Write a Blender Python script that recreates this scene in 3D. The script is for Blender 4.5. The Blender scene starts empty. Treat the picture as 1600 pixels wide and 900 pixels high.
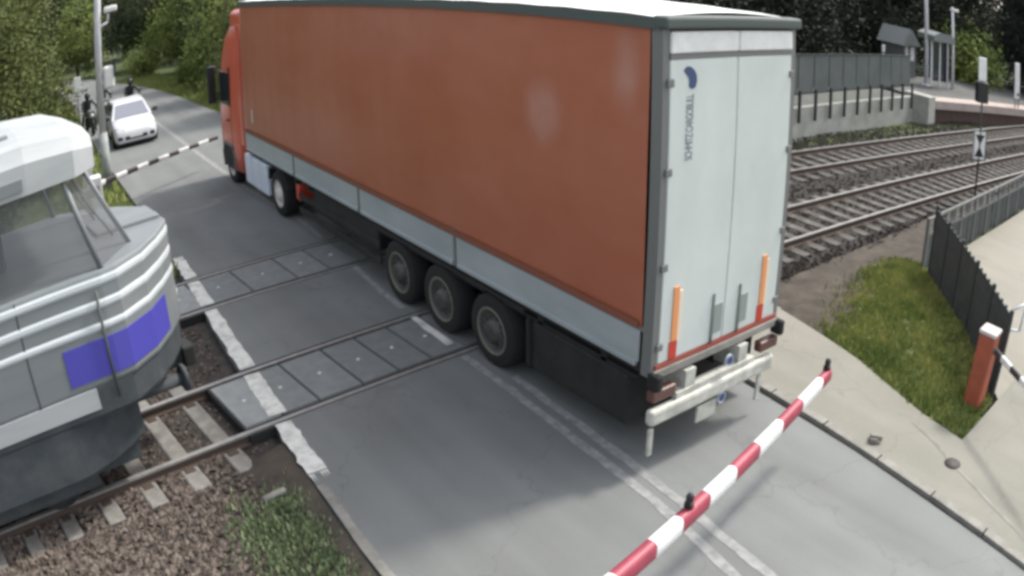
import bpy, bmesh, math, random
from mathutils import Vector, Matrix
random.seed(7)
R = math.radians
sc = bpy.context.scene
col = sc.collection

# ------------------------------------------------------------------ camera
cam_d = bpy.data.cameras.new("camera")
cam = bpy.data.objects.new("camera", cam_d); col.objects.link(cam); sc.camera = cam
CP = Vector((-5.5949, -5.4556, 5.5266)); yaw, pit, rol = 0.6123, 0.4061, -0.0164
f = Vector((math.sin(yaw)*math.cos(pit), math.cos(yaw)*math.cos(pit), -math.sin(pit)))
r_ = Vector((math.cos(yaw), -math.sin(yaw), 0)); u_ = r_.cross(f)
cr = math.cos(rol)*r_ + math.sin(rol)*u_; cu = -math.sin(rol)*r_ + math.cos(rol)*u_
cam.matrix_world = Matrix(((cr.x, cu.x, -f.x, CP.x), (cr.y, cu.y, -f.y, CP.y), (cr.z, cu.z, -f.z, CP.z), (0, 0, 0, 1)))
cam_d.type = 'PANO'                       # the wide-angle lens of a surveillance camera: mild barrel distortion
cam_d.panorama_type = 'FISHEYE_LENS_POLYNOMIAL'
cam_d.sensor_width = 36.0; cam_d.sensor_height = 20.25
cam_d.fisheye_fov = math.pi
cam_d.fisheye_polynomial_k0 = 0.0
cam_d.fisheye_polynomial_k1 = -0.03333268483
cam_d.fisheye_polynomial_k2 = -0.0001901344714
cam_d.fisheye_polynomial_k3 = 1.384125339e-05
cam_d.fisheye_polynomial_k4 = -7.895496955e-07
cam_d.clip_start = 0.05; cam_d.clip_end = 3000

# ------------------------------------------------------------------ world, sun, exposure
w = bpy.data.worlds.new("World"); sc.world = w; w.use_nodes = True
nt = w.node_tree; bg = nt.nodes["Background"]
sky = nt.nodes.new("ShaderNodeTexSky"); sky.sky_type = 'NISHITA'; sky.sun_disc = False
sun_dir = Vector((0.78, -0.06, 1.0)).normalized()          # towards the sun
sky.sun_elevation = math.asin(sun_dir.z)
sky.sun_rotation = math.atan2(sun_dir.x, sun_dir.y)
sky.dust_density = 3.0; sky.ozone_density = 1.0
hs_ = nt.nodes.new("ShaderNodeHueSaturation"); hs_.inputs["Saturation"].default_value = 0.30   # thin high cloud: a paler sky
nt.links.new(sky.outputs[0], hs_.inputs["Color"]); nt.links.new(hs_.outputs[0], bg.inputs[0]); bg.inputs[1].default_value = 0.15
sl = bpy.data.lights.new("sun", 'SUN'); so = bpy.data.objects.new("sun", sl); col.objects.link(so)
sl.energy = 1.5; sl.angle = R(7.0); sl.color = (1.0, 0.95, 0.86)
so.rotation_euler = sun_dir.to_track_quat('Z', 'Y').to_euler()
so.location = (20, -2, 30)
sc.view_settings.view_transform = 'Standard'; sc.view_settings.look = 'None'
sc.view_settings.exposure = 1.2; sc.view_settings.gamma = 1.0
sc.cycles.max_bounces = 6; sc.cycles.transparent_max_bounces = 12
sc.cycles.pixel_filter_type = 'BLACKMAN_HARRIS'; sc.cycles.filter_width = 3.4   # the soft optics of the camera
sc.cycles.use_denoising = True

# ------------------------------------------------------------------ materials
MC = {}
def mat(name, c, rough=0.7, c2=None, ns=4.0, det=6.0, lo=0.35, hi=0.65, bump=0.0, bs=30.0, metal=0.0, alpha=1.0, stretch=None, emit=None, spec=0.5):
    if name in MC: return MC[name]
    m = bpy.data.materials.new(name); m.use_nodes = True; n = m.node_tree; b = n.nodes["Principled BSDF"]
    b.inputs["Roughness"].default_value = rough; b.inputs["Metallic"].default_value = metal
    b.inputs["Specular IOR Level"].default_value = spec
    tc = n.nodes.new("ShaderNodeTexCoord"); src = tc.outputs["Object"]
    if stretch:
        mp = n.nodes.new("ShaderNodeMapping"); mp.inputs["Scale"].default_value = stretch
        n.links.new(src, mp.inputs[0]); src = mp.outputs[0]
    if c2 is not None:
        t = n.nodes.new("ShaderNodeTexNoise"); t.inputs["Scale"].default_value = ns; t.inputs["Detail"].default_value = det
        t.inputs["Roughness"].default_value = 0.65
        n.links.new(src, t.inputs["Vector"])
        rp = n.nodes.new("ShaderNodeValToRGB"); rp.color_ramp.elements[0].position = lo; rp.color_ramp.elements[1].position = hi
        rp.color_ramp.elements[0].color = (*c, 1); rp.color_ramp.elements[1].color = (*c2, 1)
        n.links.new(t.outputs["Fac"], rp.inputs[0]); n.links.new(rp.outputs[0], b.inputs["Base Color"])
    else: b.inputs["Base Color"].default_value = (*c, 1)
    if bump:
        t2 = n.nodes.new("ShaderNodeTexNoise"); t2.inputs["Scale"].default_value = bs; t2.inputs["Detail"].default_value = 5
        n.links.new(src, t2.inputs["Vector"])
        bp = n.nodes.new("ShaderNodeBump"); bp.inputs["Strength"].default_value = bump; bp.inputs["Distance"].default_value = 0.02
        n.links.new(t2.outputs["Fac"], bp.inputs["Height"]); n.links.new(bp.outputs[0], b.inputs["Normal"])
    if alpha < 1: b.inputs["Alpha"].default_value = alpha
    if emit: b.inputs["Emission Color"].default_value = (*emit, 1); b.inputs["Emission Strength"].default_value = 1
    MC[name] = m; return m

def asphalt(name, base, vary, scale=0.6):
    """worn asphalt: broad stains, tyre-polished lanes along the road, fine aggregate"""
    m = bpy.data.materials.new(name); m.use_nodes = True; n = m.node_tree; b = n.nodes["Principled BSDF"]
    b.inputs["Roughness"].default_value = 0.85
    tc = n.nodes.new("ShaderNodeTexCoord")
    def noise(s, d, sc3=None):
        v = tc.outputs["Object"]
        if sc3:
            mp = n.nodes.new("ShaderNodeMapping"); mp.inputs["Scale"].default_value = sc3; n.links.new(v, mp.inputs[0]); v = mp.outputs[0]
        t = n.nodes.new("ShaderNodeTexNoise"); t.inputs["Scale"].default_value = s; t.inputs["Detail"].default_value = d
        n.links.new(v, t.inputs["Vector"]); return t.outputs["Fac"]
    a = noise(scale, 5); l = noise(1.3, 3, (1.4, 0.09, 1)); g = noise(55, 3)
    def mul(x, k, add):
        q = n.nodes.new("ShaderNodeMath"); q.operation = 'MULTIPLY_ADD'; n.links.new(x, q.inputs[0]); q.inputs[1].default_value = k; q.inputs[2].default_value = add; return q.outputs[0]
    def ad(x, y):
        q = n.nodes.new("ShaderNodeMath"); q.operation = 'ADD'; n.links.new(x, q.inputs[0]); n.links.new(y, q.inputs[1]); return q.outputs[0]
    s_ = ad(ad(mul(a, vary, -vary/2), mul(l, vary*.9, -vary*.45)), mul(g, vary*.7, 1-vary*.35))
    mx = n.nodes.new("ShaderNodeVectorMath"); mx.operation = 'SCALE'; mx.inputs[0].default_value = base; n.links.new(s_, mx.inputs["Scale"])
    vo = n.nodes.new("ShaderNodeTexVoronoi"); vo.feature = 'DISTANCE_TO_EDGE'; vo.inputs["Scale"].default_value = .42
    wn = n.nodes.new("ShaderNodeTexNoise"); wn.inputs["Scale"].default_value = 2.2; wn.inputs["Detail"].default_value = 6; n.links.new(tc.outputs["Object"], wn.inputs["Vector"])
    wa = n.nodes.new("ShaderNodeVectorMath"); wa.operation = 'MULTIPLY_ADD'; n.links.new(wn.outputs["Color"], wa.inputs[0]); wa.inputs[1].default_value = (.9, .9, 0); n.links.new(tc.outputs["Object"], wa.inputs[2]); n.links.new(wa.outputs[0], vo.inputs["Vector"])
    ck = n.nodes.new("ShaderNodeMapRange"); ck.inputs["From Min"].default_value = .002; ck.inputs["From Max"].default_value = .008; ck.inputs["To Min"].default_value = .87; ck.inputs["To Max"].default_value = 1.0; n.links.new(vo.outputs["Distance"], ck.inputs["Value"])
    mc = n.nodes.new("ShaderNodeVectorMath"); mc.operation = 'SCALE'; n.links.new(mx.outputs[0], mc.inputs[0]); n.links.new(ck.outputs[0], mc.inputs["Scale"])
    n.links.new(mc.outputs[0], b.inputs["Base Color"])
    bp = n.nodes.new("ShaderNodeBump"); bp.inputs["Strength"].default_value = 0.35; bp.inputs["Distance"].default_value = 0.01
    n.links.new(g, bp.inputs["Height"]); n.links.new(bp.outputs[0], b.inputs["Normal"])
    return m

M = dict(
    road=asphalt("asphalt", (0.158, 0.165, 0.162), 0.55),
    pave=asphalt("pavement_surface", (0.20, 0.195, 0.165), 0.45, 0.8),
    path=asphalt("path_surface", (0.235, 0.222, 0.185), 0.35, 0.5),
    ground=mat("earth_and_grass", (0.035, 0.055, 0.018), 0.95, (0.085, 0.105, 0.035), ns=0.35, bump=.5, bs=8),
    ballast=mat("ballast_gravel", (0.026, 0.022, 0.019), 0.95, (0.06, 0.051, 0.044), ns=9, det=10, bump=1.0, bs=22),
    dirt=mat("brown_dirt", (0.034, 0.028, 0.022), 0.95, (0.078, 0.065, 0.05), ns=2.5, det=8, bump=.8, bs=12),
    lawn=mat("lawn_soil", (0.05, 0.065, 0.022), 0.95, (0.095, 0.115, 0.035), ns=1.8, det=8, bump=.8, bs=14),
    rubber=mat("black_rubber", (0.018, 0.02, 0.02), 0.9),
    tyre=mat("tyre_rubber", (0.013, 0.014, 0.0145), 0.9),
    rail=mat("rail_steel", (0.24, 0.23, 0.22), 0.45, (0.33, 0.32, 0.3), ns=8, metal=0.3),
    railside=mat("rusty_rail_web", (0.07, 0.05, 0.04), 0.9),
    conc=mat("sleeper_concrete", (0.15, 0.143, 0.13), 0.9, (0.25, 0.24, 0.22), ns=6, bump=.3),
    conc2=mat("wall_concrete", (0.30, 0.30, 0.27), 0.9, (0.42, 0.42, 0.38), ns=1.5, det=8, bump=.2),
    kerb=mat("kerb_stone", (0.17, 0.165, 0.145), 0.9, (0.28, 0.27, 0.245), ns=3),
    white=mat("road_paint", (0.36, 0.36, 0.33), 0.8, (0.66, 0.66, 0.62), ns=5, det=9, lo=.3, hi=.55),
    fade=mat("worn_road_paint", (0.17, 0.175, 0.175), 0.85, (0.33, 0.33, 0.32), ns=7, det=10, lo=.35, hi=.7),
    curtain=mat("orange_brown_tarpaulin", (0.365, 0.115, 0.062), 0.40, (0.395, 0.14, 0.082), ns=1.1, det=4, stretch=(1, .5, 1), bump=.15, bs=1.2),
    board=mat("grey_aluminium_board", (0.30, 0.34, 0.35), 0.45, (0.38, 0.42, 0.43), ns=2, stretch=(1, .3, 1)),
    alu=mat("pale_aluminium", (0.5, 0.53, 0.53), 0.4, metal=0.2),
    rim_dk=mat("dark_green_grey_profile", (0.07, 0.085, 0.08), 0.6),
    roofw=mat("white_roof_tarpaulin", (0.75, 0.75, 0.73), 0.6, (0.62, 0.63, 0.62), ns=.8),
    door=mat("pale_grey_door", (0.53, 0.575, 0.55), 0.5, (0.61, 0.655, 0.63), ns=.9, det=5, stretch=(1, 1, .6)),
    frame=mat("dark_chassis", (0.012, 0.014, 0.014), 0.8, (0.025, 0.025, 0.025), ns=3),
    frameg=mat("grey_corner_post", (0.16, 0.165, 0.16), 0.6),
    bumper=mat("dirty_white_bumper", (0.36, 0.36, 0.32), 0.6, (0.60, 0.60, 0.54), ns=5),
    orange=mat("orange_reflector", (0.72, 0.30, 0.12), 0.5),
    redp=mat("red_reflector", (0.5, 0.05, 0.03), 0.5),
    logo=mat("dark_blue_print", (0.045, 0.07, 0.17), 0.5),
    print_=mat("grey_blue_print", (0.16, 0.19, 0.21), 0.5),
    red=mat("red_cab_paint", (0.60, 0.10, 0.06), 0.3, (0.55, 0.12, 0.08), ns=2),
    glass=mat("dark_glass", (0.02, 0.025, 0.03), 0.08, spec=.8),
    fairing=mat("white_blue_fairing", (0.62, 0.68, 0.78), 0.4),
    rimm=mat("wheel_rim_steel", (0.04, 0.041, 0.04), 0.5, (0.075, 0.075, 0.07), ns=8),
    rimy=mat("rim_edge_steel", (0.16, 0.155, 0.12), 0.4),
    rimw=mat("pale_wheel_rim", (0.6, 0.6, 0.58), 0.4),
    bred=mat("barrier_red", (0.26, 0.035, 0.06), 0.5, (0.34, 0.055, 0.085), ns=5),
    bwhite=mat("barrier_white", (0.78, 0.78, 0.78), 0.5, (0.66, 0.66, 0.66), ns=5),
    bdark=mat("barrier_dark", (0.05, 0.04, 0.04), 0.6),
    black=mat("black_plastic", (0.015, 0.015, 0.017), 0.5),
    lampred=mat("red_lens", (0.25, 0.02, 0.02), 0.25),
    post=mat("galvanised_pole", (0.52, 0.53, 0.56), 0.5, (0.62, 0.63, 0.66), ns=3),
    postd=mat("weathered_pole_base", (0.22, 0.25, 0.23), 0.7, (0.35, 0.37, 0.36), ns=3),
    orpost=mat("orange_red_housing", (0.36, 0.085, 0.042), 0.6, (0.27, 0.07, 0.04), ns=3),
    mesh=mat("dark_fence_panel", (0.035, 0.042, 0.045), 0.7, (0.06, 0.07, 0.072), ns=3),
    fgrey=mat("grey_green_fence_panel", (0.085, 0.098, 0.098), 0.8, (0.115, 0.128, 0.125), ns=.8),
    steel=mat("dull_steel", (0.12, 0.125, 0.12), 0.65),
    dkgreen=mat("dark_post", (0.03, 0.038, 0.036), 0.7),
    brick=mat("dark_red_brick", (0.075, 0.05, 0.042), 0.9, (0.11, 0.07, 0.058), ns=5),
    plat=mat("platform_edge_stone", (0.36, 0.29, 0.26), 0.85, (0.42, 0.36, 0.325), ns=2),
    leafA=mat("leaves_dark", (0.022, 0.036, 0.015), 0.75, (0.075, 0.10, 0.03), ns=.9, det=5, lo=.35, hi=.7),
    leafB=mat("leaves_olive", (0.06, 0.08, 0.02), 0.75, (0.18, 0.20, 0.055), ns=.8, det=5, lo=.38, hi=.7),
    leafC=mat("leaves_fresh", (0.10, 0.14, 0.03), 0.75, (0.26, 0.31, 0.075), ns=.8, det=5, lo=.35, hi=.7),
    leafD=mat("conifer_dark", (0.008, 0.014, 0.010), 0.8, (0.022, 0.031, 0.021), ns=.8, det=5),
    grass=mat("grass_blades", (0.16, 0.22, 0.055), 0.8, (0.36, 0.38, 0.13), ns=1.7, det=6, lo=.38, hi=.66),
    weed=mat("weed_leaves", (0.12, 0.17, 0.08), 0.6, (0.30, 0.36, 0.20), ns=5),
    bark=mat("bark", (0.05, 0.042, 0.033), 0.9, (0.09, 0.075, 0.06), ns=6, stretch=(1, 1, .2)),
    carw=mat("white_car_paint", (0.58, 0.59, 0.61), 0.25),
    cars=mat("silver_car_paint", (0.27, 0.285, 0.29), 0.3),
    winds=mat("windscreen", (0.20, 0.21, 0.25), 0.12, spec=.8),
    plate=mat("number_plate", (0.6, 0.62, 0.58), 0.5),
    tbody=mat("train_white_paint", (0.40, 0.42, 0.43), 0.5, (0.28, 0.30, 0.31), ns=1, stretch=(.2, 1, 1)),
    tgrey=mat("train_grey_paint", (0.15, 0.17, 0.18), 0.5, (0.20, 0.215, 0.22), ns=1.2, stretch=(.3, 1, 2)),
    tblue=mat("train_blue_panel", (0.07, 0.065, 0.36), 0.4),
    tband=mat('train_pale_band', (0.56, 0.60, 0.62), .45, (.46, .50, .52), ns=1.5, stretch=(.3, 1, 1)),
    tdark=mat("train_underframe", (0.032, 0.042, 0.05), 0.75, (0.065, 0.072, 0.076), ns=3),
    tglass=mat("train_window_glass", (0.16, 0.17, 0.18), 0.1, alpha=0.45),
    cloth=mat("black_riding_suit", (0.018, 0.02, 0.022), 0.7),
    helmet=mat("dark_helmet", (0.03, 0.03, 0.035), 0.2),
    skin=mat("skin", (0.45, 0.28, 0.2), 0.6),
    shadow_spot=mat("painted_shadow_spot", (0.05, 0.045, 0.04), 0.7),
    blanket=mat("station_roof_panel", (0.17, 0.19, 0.19), 0.7),
    lens=mat("clear_lens", (0.5, 0.52, 0.5), 0.15),
)

def pale_rub(m, spots, tint):
    """rubbed, faded spots in the tarpaulin"""
    n = m.node_tree; b = n.nodes["Principled BSDF"]; lk = b.inputs["Base Color"].links[0]; src = lk.from_socket
    tc = n.nodes.new("ShaderNodeTexCoord"); nz = n.nodes.new("ShaderNodeTexNoise"); nz.inputs["Scale"].default_value = 3.0; nz.inputs["Detail"].default_value = 6; n.links.new(tc.outputs["Object"], nz.inputs["Vector"])
    for (p, sc3, st_) in spots:
        sub = n.nodes.new("ShaderNodeVectorMath"); sub.operation = 'SUBTRACT'; n.links.new(tc.outputs["Object"], sub.inputs[0]); sub.inputs[1].default_value = p
        ml = n.nodes.new("ShaderNodeVectorMath"); ml.operation = 'MULTIPLY'; n.links.new(sub.outputs[0], ml.inputs[0]); ml.inputs[1].default_value = sc3
        ln = n.nodes.new("ShaderNodeVectorMath"); ln.operation = 'LENGTH'; n.links.new(ml.outputs[0], ln.inputs[0])
        mr = n.nodes.new("ShaderNodeMapRange"); mr.inputs["From Min"].default_value = 1; mr.inputs["From Max"].default_value = 0; mr.inputs["To Min"].default_value = 0; mr.inputs["To Max"].default_value = st_; mr.interpolation_type = 'SMOOTHSTEP'
        n.links.new(ln.outputs["Value"], mr.inputs["Value"])
        mu = n.nodes.new("ShaderNodeMath"); mu.operation = 'MULTIPLY'; n.links.new(mr.outputs[0], mu.inputs[0]); n.links.new(nz.outputs["Fac"], mu.inputs[1])
        mx = n.nodes.new("ShaderNodeMix"); mx.data_type = 'RGBA'; n.links.new(mu.outputs[0], mx.inputs["Factor"]); n.links.new(src, mx.inputs["A"]); mx.inputs["B"].default_value = (*tint, 1); src = mx.outputs["Result"]
    n.links.new(src, b.inputs["Base Color"])
pale_rub(M['curtain'], [((0, 1.85, 3.72), (0, 2.2, 1.9), .9), ((0, .5, 4.35), (0, 3.5, 1.7), .7), ((0, 5.5, 4.5), (0, .25, 1.2), .25), ((0, 9, 2.4), (0, .3, 1.3), .2)], (.50, .33, .29))

# ------------------------------------------------------------------ mesh helpers
class MB:
    def __init__(s): s.bm = bmesh.new(); s.mi = 0
    def add(s, vs, fs, smooth=False):
        v = [s.bm.verts.new(p) for p in vs]; out = []
        for q in fs:
            try:
                fc = s.bm.faces.new([v[i] for i in q]); fc.smooth = smooth; fc.material_index = s.mi; out.append(fc)
            except ValueError: pass
        return v, out
    def box(s, x0, x1, y0, y1, z0, z1, mtx=None):
        vs = [(x, y, z) for z in (z0, z1) for y in (y0, y1) for x in (x0, x1)]
        if mtx: vs = [mtx @ Vector(p) for p in vs]
        s.add(vs, [(0, 2, 3, 1), (4, 5, 7, 6), (0, 1, 5, 4), (2, 6, 7, 3), (0, 4, 6, 2), (1, 3, 7, 5)]); return s
    def rbox(s, x0, x1, y0, y1, z0, z1, b=.02, seg=2, mtx=None):
        t = bmesh.new(); g = bmesh.ops.create_cube(t, size=1)
        for v in g['verts']:
            v.co = Vector(((x0+x1)/2+v.co.x*(x1-x0), (y0+y1)/2+v.co.y*(y1-y0), (z0+z1)/2+v.co.z*(z1-z0)))
        bmesh.ops.bevel(t, geom=t.edges[:], offset=b, segments=seg, affect='EDGES', profile=.5)
        return s.merge(t, mtx)
    def merge(s, t, mtx=None, smooth=False):
        t.verts.index_update()
        vs = [(mtx @ v.co) if mtx else v.co.copy() for v in t.verts]
        s.add(vs, [[v.index for v in q.verts] for q in t.faces], smooth); t.free(); return s
    def tube(s, p0, p1, r0, r1=None, n=12, caps=True):
        r1 = r0 if r1 is None else r1; p0, p1 = Vector(p0), Vector(p1); d = (p1-p0).normalized()
        a = d.orthogonal().normalized(); b = d.cross(a)
        vs = [p + (a*math.cos(t)+b*math.sin(t))*r for p, r in ((p0, r0), (p1, r1)) for t in [2*math.pi*i/n for i in range(n)]]
        fs = [(i, (i+1) % n, n+(i+1) % n, n+i) for i in range(n)]
        v, _ = s.add(vs, fs, True)
        if caps:
            for q in (list(reversed(v[:n])), v[n:]):
                fc = s.bm.faces.new(q); fc.material_index = s.mi
        return s
    def lathe(s, prof, c, axis='x', n=24):
        """prof: (along, radius) pairs round an axis through c"""
        vs = []
        for a, r in prof:
            for i in range(n):
                t = 2*math.pi*i/n; p, q = r*math.cos(t), r*math.sin(t)
                o = {'x': (a, p, q), 'y': (p, a, q), 'z': (p, q, a)}[axis]
                vs.append((c[0]+o[0], c[1]+o[1], c[2]+o[2]))
        fs = [(k*n+i, k*n+(i+1) % n, (k+1)*n+(i+1) % n, (k+1)*n+i) for k in range(len(prof)-1) for i in range(n)]
        s.add(vs, fs, True); return s
    def prism(s, pts, z0, z1):
        """pts: (x, y) outline, straight up from z0 to z1"""
        n = len(pts); vs = [(x, y, z0) for x, y in pts]+[(x, y, z1) for x, y in pts]
        s.add(vs, [list(range(n))[::-1], list(range(n, 2*n))]+[(i, (i+1) % n, n+(i+1) % n, n+i) for i in range(n)]); return s
    def extr(s, pts, axis, a0, a1):
        """outline in the plane across axis, extruded from a0 to a1"""
        n = len(pts)
        def P(p, a): return {'x': (a, p[0], p[1]), 'y': (p[0], a, p[1])}[axis]
        s.add([P(p, a0) for p in pts]+[P(p, a1) for p in pts], [list(range(n)), list(range(n, 2*n))[::-1]]+[(i, n+i, n+(i+1) % n, (i+1) % n) for i in range(n)]); return s
    def strip(s, left, right, z):
        n = len(left)
        s.add([(x, y, z) for x, y in left]+[(x, y, z) for x, y in right], [(i, n+i, n+i+1, i+1) for i in range(n-1)]); return s
    def loft(s, rings, cap=True, smooth=True):
        n = len(rings[0]); vs = [p for q in rings for p in q]
        fs = [(k*n+i, k*n+(i+1) % n, (k+1)*n+(i+1) % n, (k+1)*n+i) for k in range(len(rings)-1) for i in range(n)]
        if cap: fs += [list(range(n))[::-1], [(len(rings)-1)*n+i for i in range(n)]]
        s.add(vs, fs, smooth); return s
    def build(s, name, m, parent=None, recalc=True):
        if recalc: bmesh.ops.recalc_face_normals(s.bm, faces=s.bm.faces[:])
        me = bpy.data.meshes.new(name); s.bm.to_mesh(me); s.bm.free()
        for q in (m if isinstance(m, (list, tuple)) else [m]): me.materials.append(q)
        o = bpy.data.objects.new(name, me); col.objects.link(o)
        if parent: o.parent = parent
        return o

def tag(o, label=None, cat=None, group=None, kind=None):
    if label: o["label"] = label
    if cat: o["category"] = cat
    if group: o["group"] = group
    if kind: o["kind"] = kind
    return o
def struct(o): o["kind"] = "structure"; return o
def empty(name, loc=(0, 0, 0), rz=0.0):
    o = bpy.data.objects.new(name, None); o.empty_display_size = .2; col.objects.link(o)
    o.location = loc; o.rotation_euler = (0, 0, rz); return o
def copy_tree(o, parent=None):
    c = o.copy(); col.objects.link(c); c.parent = parent
    for ch in [q for q in bpy.data.objects if q.parent == o]: copy_tree(ch, c)
    return c
def interp(tab, x):
    if x <= tab[0][0]:
        (a, b), (c, d) = tab[0], tab[1]; return b+(x-a)*(d-b)/(c-a)
    for (a, b), (c, d) in zip(tab, tab[1:]):
        if x <= c: t = (x-a)/(c-a); return b+(d-b)*t
    (a, b), (c, d) = tab[-2], tab[-1]; return d+(x-c)*(d-b)/(c-a)
def smooth_tab(tab, step=1.0):
    xs = []; x = tab[0][0]
    while x <= tab[-1][0]: xs.append(x); x += step
    ys = [interp(tab, x) for x in xs]
    for _ in range(12): ys = [ys[0]]+[(ys[i-1]+2*ys[i]+ys[i+1])/4 for i in range(1, len(ys)-1)]+[ys[-1]]
    return list(zip(xs, ys))
TA = smooth_tab([(-60, -8), (-40, -3.8), (-20, .9), (-12, 2.65), (-7, 3.68), (-4.5, 4.05), (0, 4.47), (4, 4.52), (8, 4.42), (12, 4.2), (16, 3.9), (26, 2.95), (60, -.5), (100, -5)])
TB = smooth_tab([(-60, -4), (-40, .2), (-20, 5), (-12, 6.7), (-7, 7.75), (-3, 8.35), (0, 8.55), (4, 8.52), (8, 8.25), (12.4, 7.8), (20, 7.0), (33, 5.75), (60, 3), (100, -1)])
def tA(x): return interp(TA, x)
def tB(x): return interp(TB, x)
def tdir(fn, x):
    d = Vector((1, (fn(x+.2)-fn(x-.2))/.4, 0)).normalized(); return d, Vector((-d.y, d.x, 0))
def off(fn, x, n):
    d, p = tdir(fn, x); return (x+p.x*n, fn(x)+p.y*n)

# ------------------------------------------------------------------ ground, road, pavement
XL = smooth_tab([(-60, -5.5), (-12, -3.9), (-3, -3.5), (0, -3.34), (2, -3.22), (5, -3.06), (8.5, -2.9), (10.5, -2.8), (16, -2.8), (24, -2.95), (42, -2.9), (60, -6), (90, -22)])
XR = smooth_tab([(-60, -1.), (-12, .4), (-4.85, 1.72), (-3, 2.05), (-1.7, 2.29), (-.6, 2.45), (.4, 2.52), (10, 2.75), (27, 2.82), (37, 2.5), (42, 2.0), (60, -1), (90, -17)])
def xl(y): return interp(XL, y)
def xr(y): return interp(XR, y)

g = MB(); N = 60
def gz(x, y):
    base = -0.26
    if y > 12 and x > 12: base = min(.62, -.26+.0*x)
    return base
xs = [-600, -300, -150, -80]+[-50+2*i for i in range(66)]+[100, 150, 300, 600]
ys = [-600, -300, -150, -80]+[-50+2*i for i in range(66)]+[100, 150, 300, 600]
vs = []
for y in ys:
    for x in xs:
        n_ = 0 if abs(x) > 70 or abs(y) > 70 else random.uniform(-.03, .03)
        vs.append((x, y, -0.30+n_))
W_ = len(xs)
g.add(vs, [(j*W_+i, j*W_+i+1, (j+1)*W_+i+1, (j+1)*W_+i) for j in range(len(ys)-1) for i in range(W_-1)], True)
struct(g.build("ground", M['ground']))

# track bed: finely broken gravel surface under both tracks
def bed(name, x0, x1, step, fy0, fy1, ny, z, amp, m):
    b = MB(); xs = []; x = x0
    while x <= x1+1e-6: xs.append(x); x += step
    vs = []
    for x in xs:
        a, c = fy0(x), fy1(x)
        for j in range(ny+1):
            t = j/ny; e = min(t, 1-t)*(c-a)
            vs.append((x, a+(c-a)*t, z-max(0, .6-e)*.22+random.uniform(-amp, amp)))
    b.add(vs, [(i*(ny+1)+j, (i+1)*(ny+1)+j, (i+1)*(ny+1)+j+1, i*(ny+1)+j+1) for i in range(len(xs)-1) for j in range(ny)], True)
    return struct(b.build(name, m))
bed("ballast_bed", -30, -2.75, .09, lambda x: tA(x)-1.75-3.4*max(0, min(1, (-3.75-x)/.7)), lambda x: tB(x)+2.1, 110, -.175, .018, M['ballast'])
bed("ballast_bed_beyond", 4.7, 80, .2, lambda x: tA(x)-1.9, lambda x: tB(x)+1.9, 60, -.175, .02, mat("shaded_ballast_gravel", (0.013, 0.011, 0.009), 0.95, (0.036, 0.03, 0.025), ns=9, det=10, bump=1.0, bs=22))  # shade over the right-hand tracks is put into this darker gravel colour

ROADZ = 0.0
def road_piece(name, ylo, yhi, nx=10):
    """ylo/yhi: functions of x, or numbers"""
    b = MB(); F0 = ylo if callable(ylo) else (lambda x: ylo); F1 = yhi if callable(yhi) else (lambda x: yhi)
    ny = 24; top = []
    for j in range(ny+1):
        t = j/ny; ym = F0(0)+(F1(0)-F0(0))*t; a, c = xl(ym), xr(ym)
        row = []
        for i in range(nx+1):
            x = a+(c-a)*i/nx; row.append((x, F0(x)+(F1(x)-F0(x))*t, ROADZ))
        top.append(row)
    vs = [p for r in top for p in r]; n = nx+1
    b.add(vs, [(j*n+i, j*n+i+1, (j+1)*n+i+1, (j+1)*n+i) for j in range(ny) for i in range(nx)])
    per = [p for p in top[0]]+[r[-1] for r in top[1:]]+[p for p in reversed(top[-1][:-1])]+[r[0] for r in reversed(top[1:-1])]
    k = len(per); b.add([p for p in per]+[(p[0], p[1], -.32) for p in per], [(i, (i+1) % k, k+(i+1) % k, k+i) for i in range(k)])
    return struct(b.build(name, M['road']))
G = .835
road_piece("road_near_side", -60, lambda x: off(tA, x, -G)[1])
road_piece("road_between_tracks", lambda x: off(tA, x, G)[1], lambda x: off(tB, x, -G)[1])
road_piece("road_far_side", lambda x: off(tB, x, G)[1], 90)

# dark rubber bed in which the rails run through the road
for fn, nm in ((tA, "near"), (tB, "far")):
    b = MB(); xs = [-3.62+.25*i for i in range(35)]
    lo = [off(fn, x, -G+.002) for x in xs]; hi = [off(fn, x, G-.002) for x in xs]
    n = len(xs)
    b.add([(x, y, -.03) for x, y in lo]+[(x, y, -.03) for x, y in hi]+[(x, y, -.3) for x, y in lo]+[(x, y, -.3) for x, y in hi],
          [(i, i+1, n+i+1, n+i) for i in range(n-1)]+[(2*n+i, 2*n+i+1, i+1, i) for i in range(n-1)]+[(n+i, n+i+1, 3*n+i+1, 3*n+i) for i in range(n-1)]+[(0, n, 3*n, 2*n), (n-1, 3*n-1, 4*n-1, 2*n-1+n)][:1])
    struct(b.build("crossing_bed", M['rubber']))
# pavement on the right of the road, in front of and across the tracks, with kerb
def pave_out(y):
    return interp([(-60, 9), (-8, 12), (-4.5, 12), (-2.75, 3.5), (-1.9, 3.66), (-.98, 3.99), (-.3, 4.26), (.6, 4.49), (1.67, 4.72), (3, 4.9), (12, 5)], y)
b = MB(); ysn = [-40, -30, -20, -14, -10, -8, -6, -5, -4, -3.4, -3, -2.76]+[-2.75+.2*i for i in range(23)]
def pv(y, top=.045):
    return y
L_ = [(xr(y)+.17, y) for y in ysn]; R__ = []
for y in ysn:
    R__.append((pave_out(y) if y > -2.76 else 14.0, y))
b.strip(L_, R__, .045)
n = len(L_); b.add([(x, y, .045) for x, y in R__]+[(x, y, -.3) for x, y in R__], [(i, i+1, n+i+1, n+i) for i in range(n-1)])
b.add([(x, y, .045) for x, y in L_]+[(x, y, -.3) for x, y in L_], [(i, i+1, n+i+1, n+i) for i in range(n-1)])
struct(b.build("pavement", M['pave']))
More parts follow.
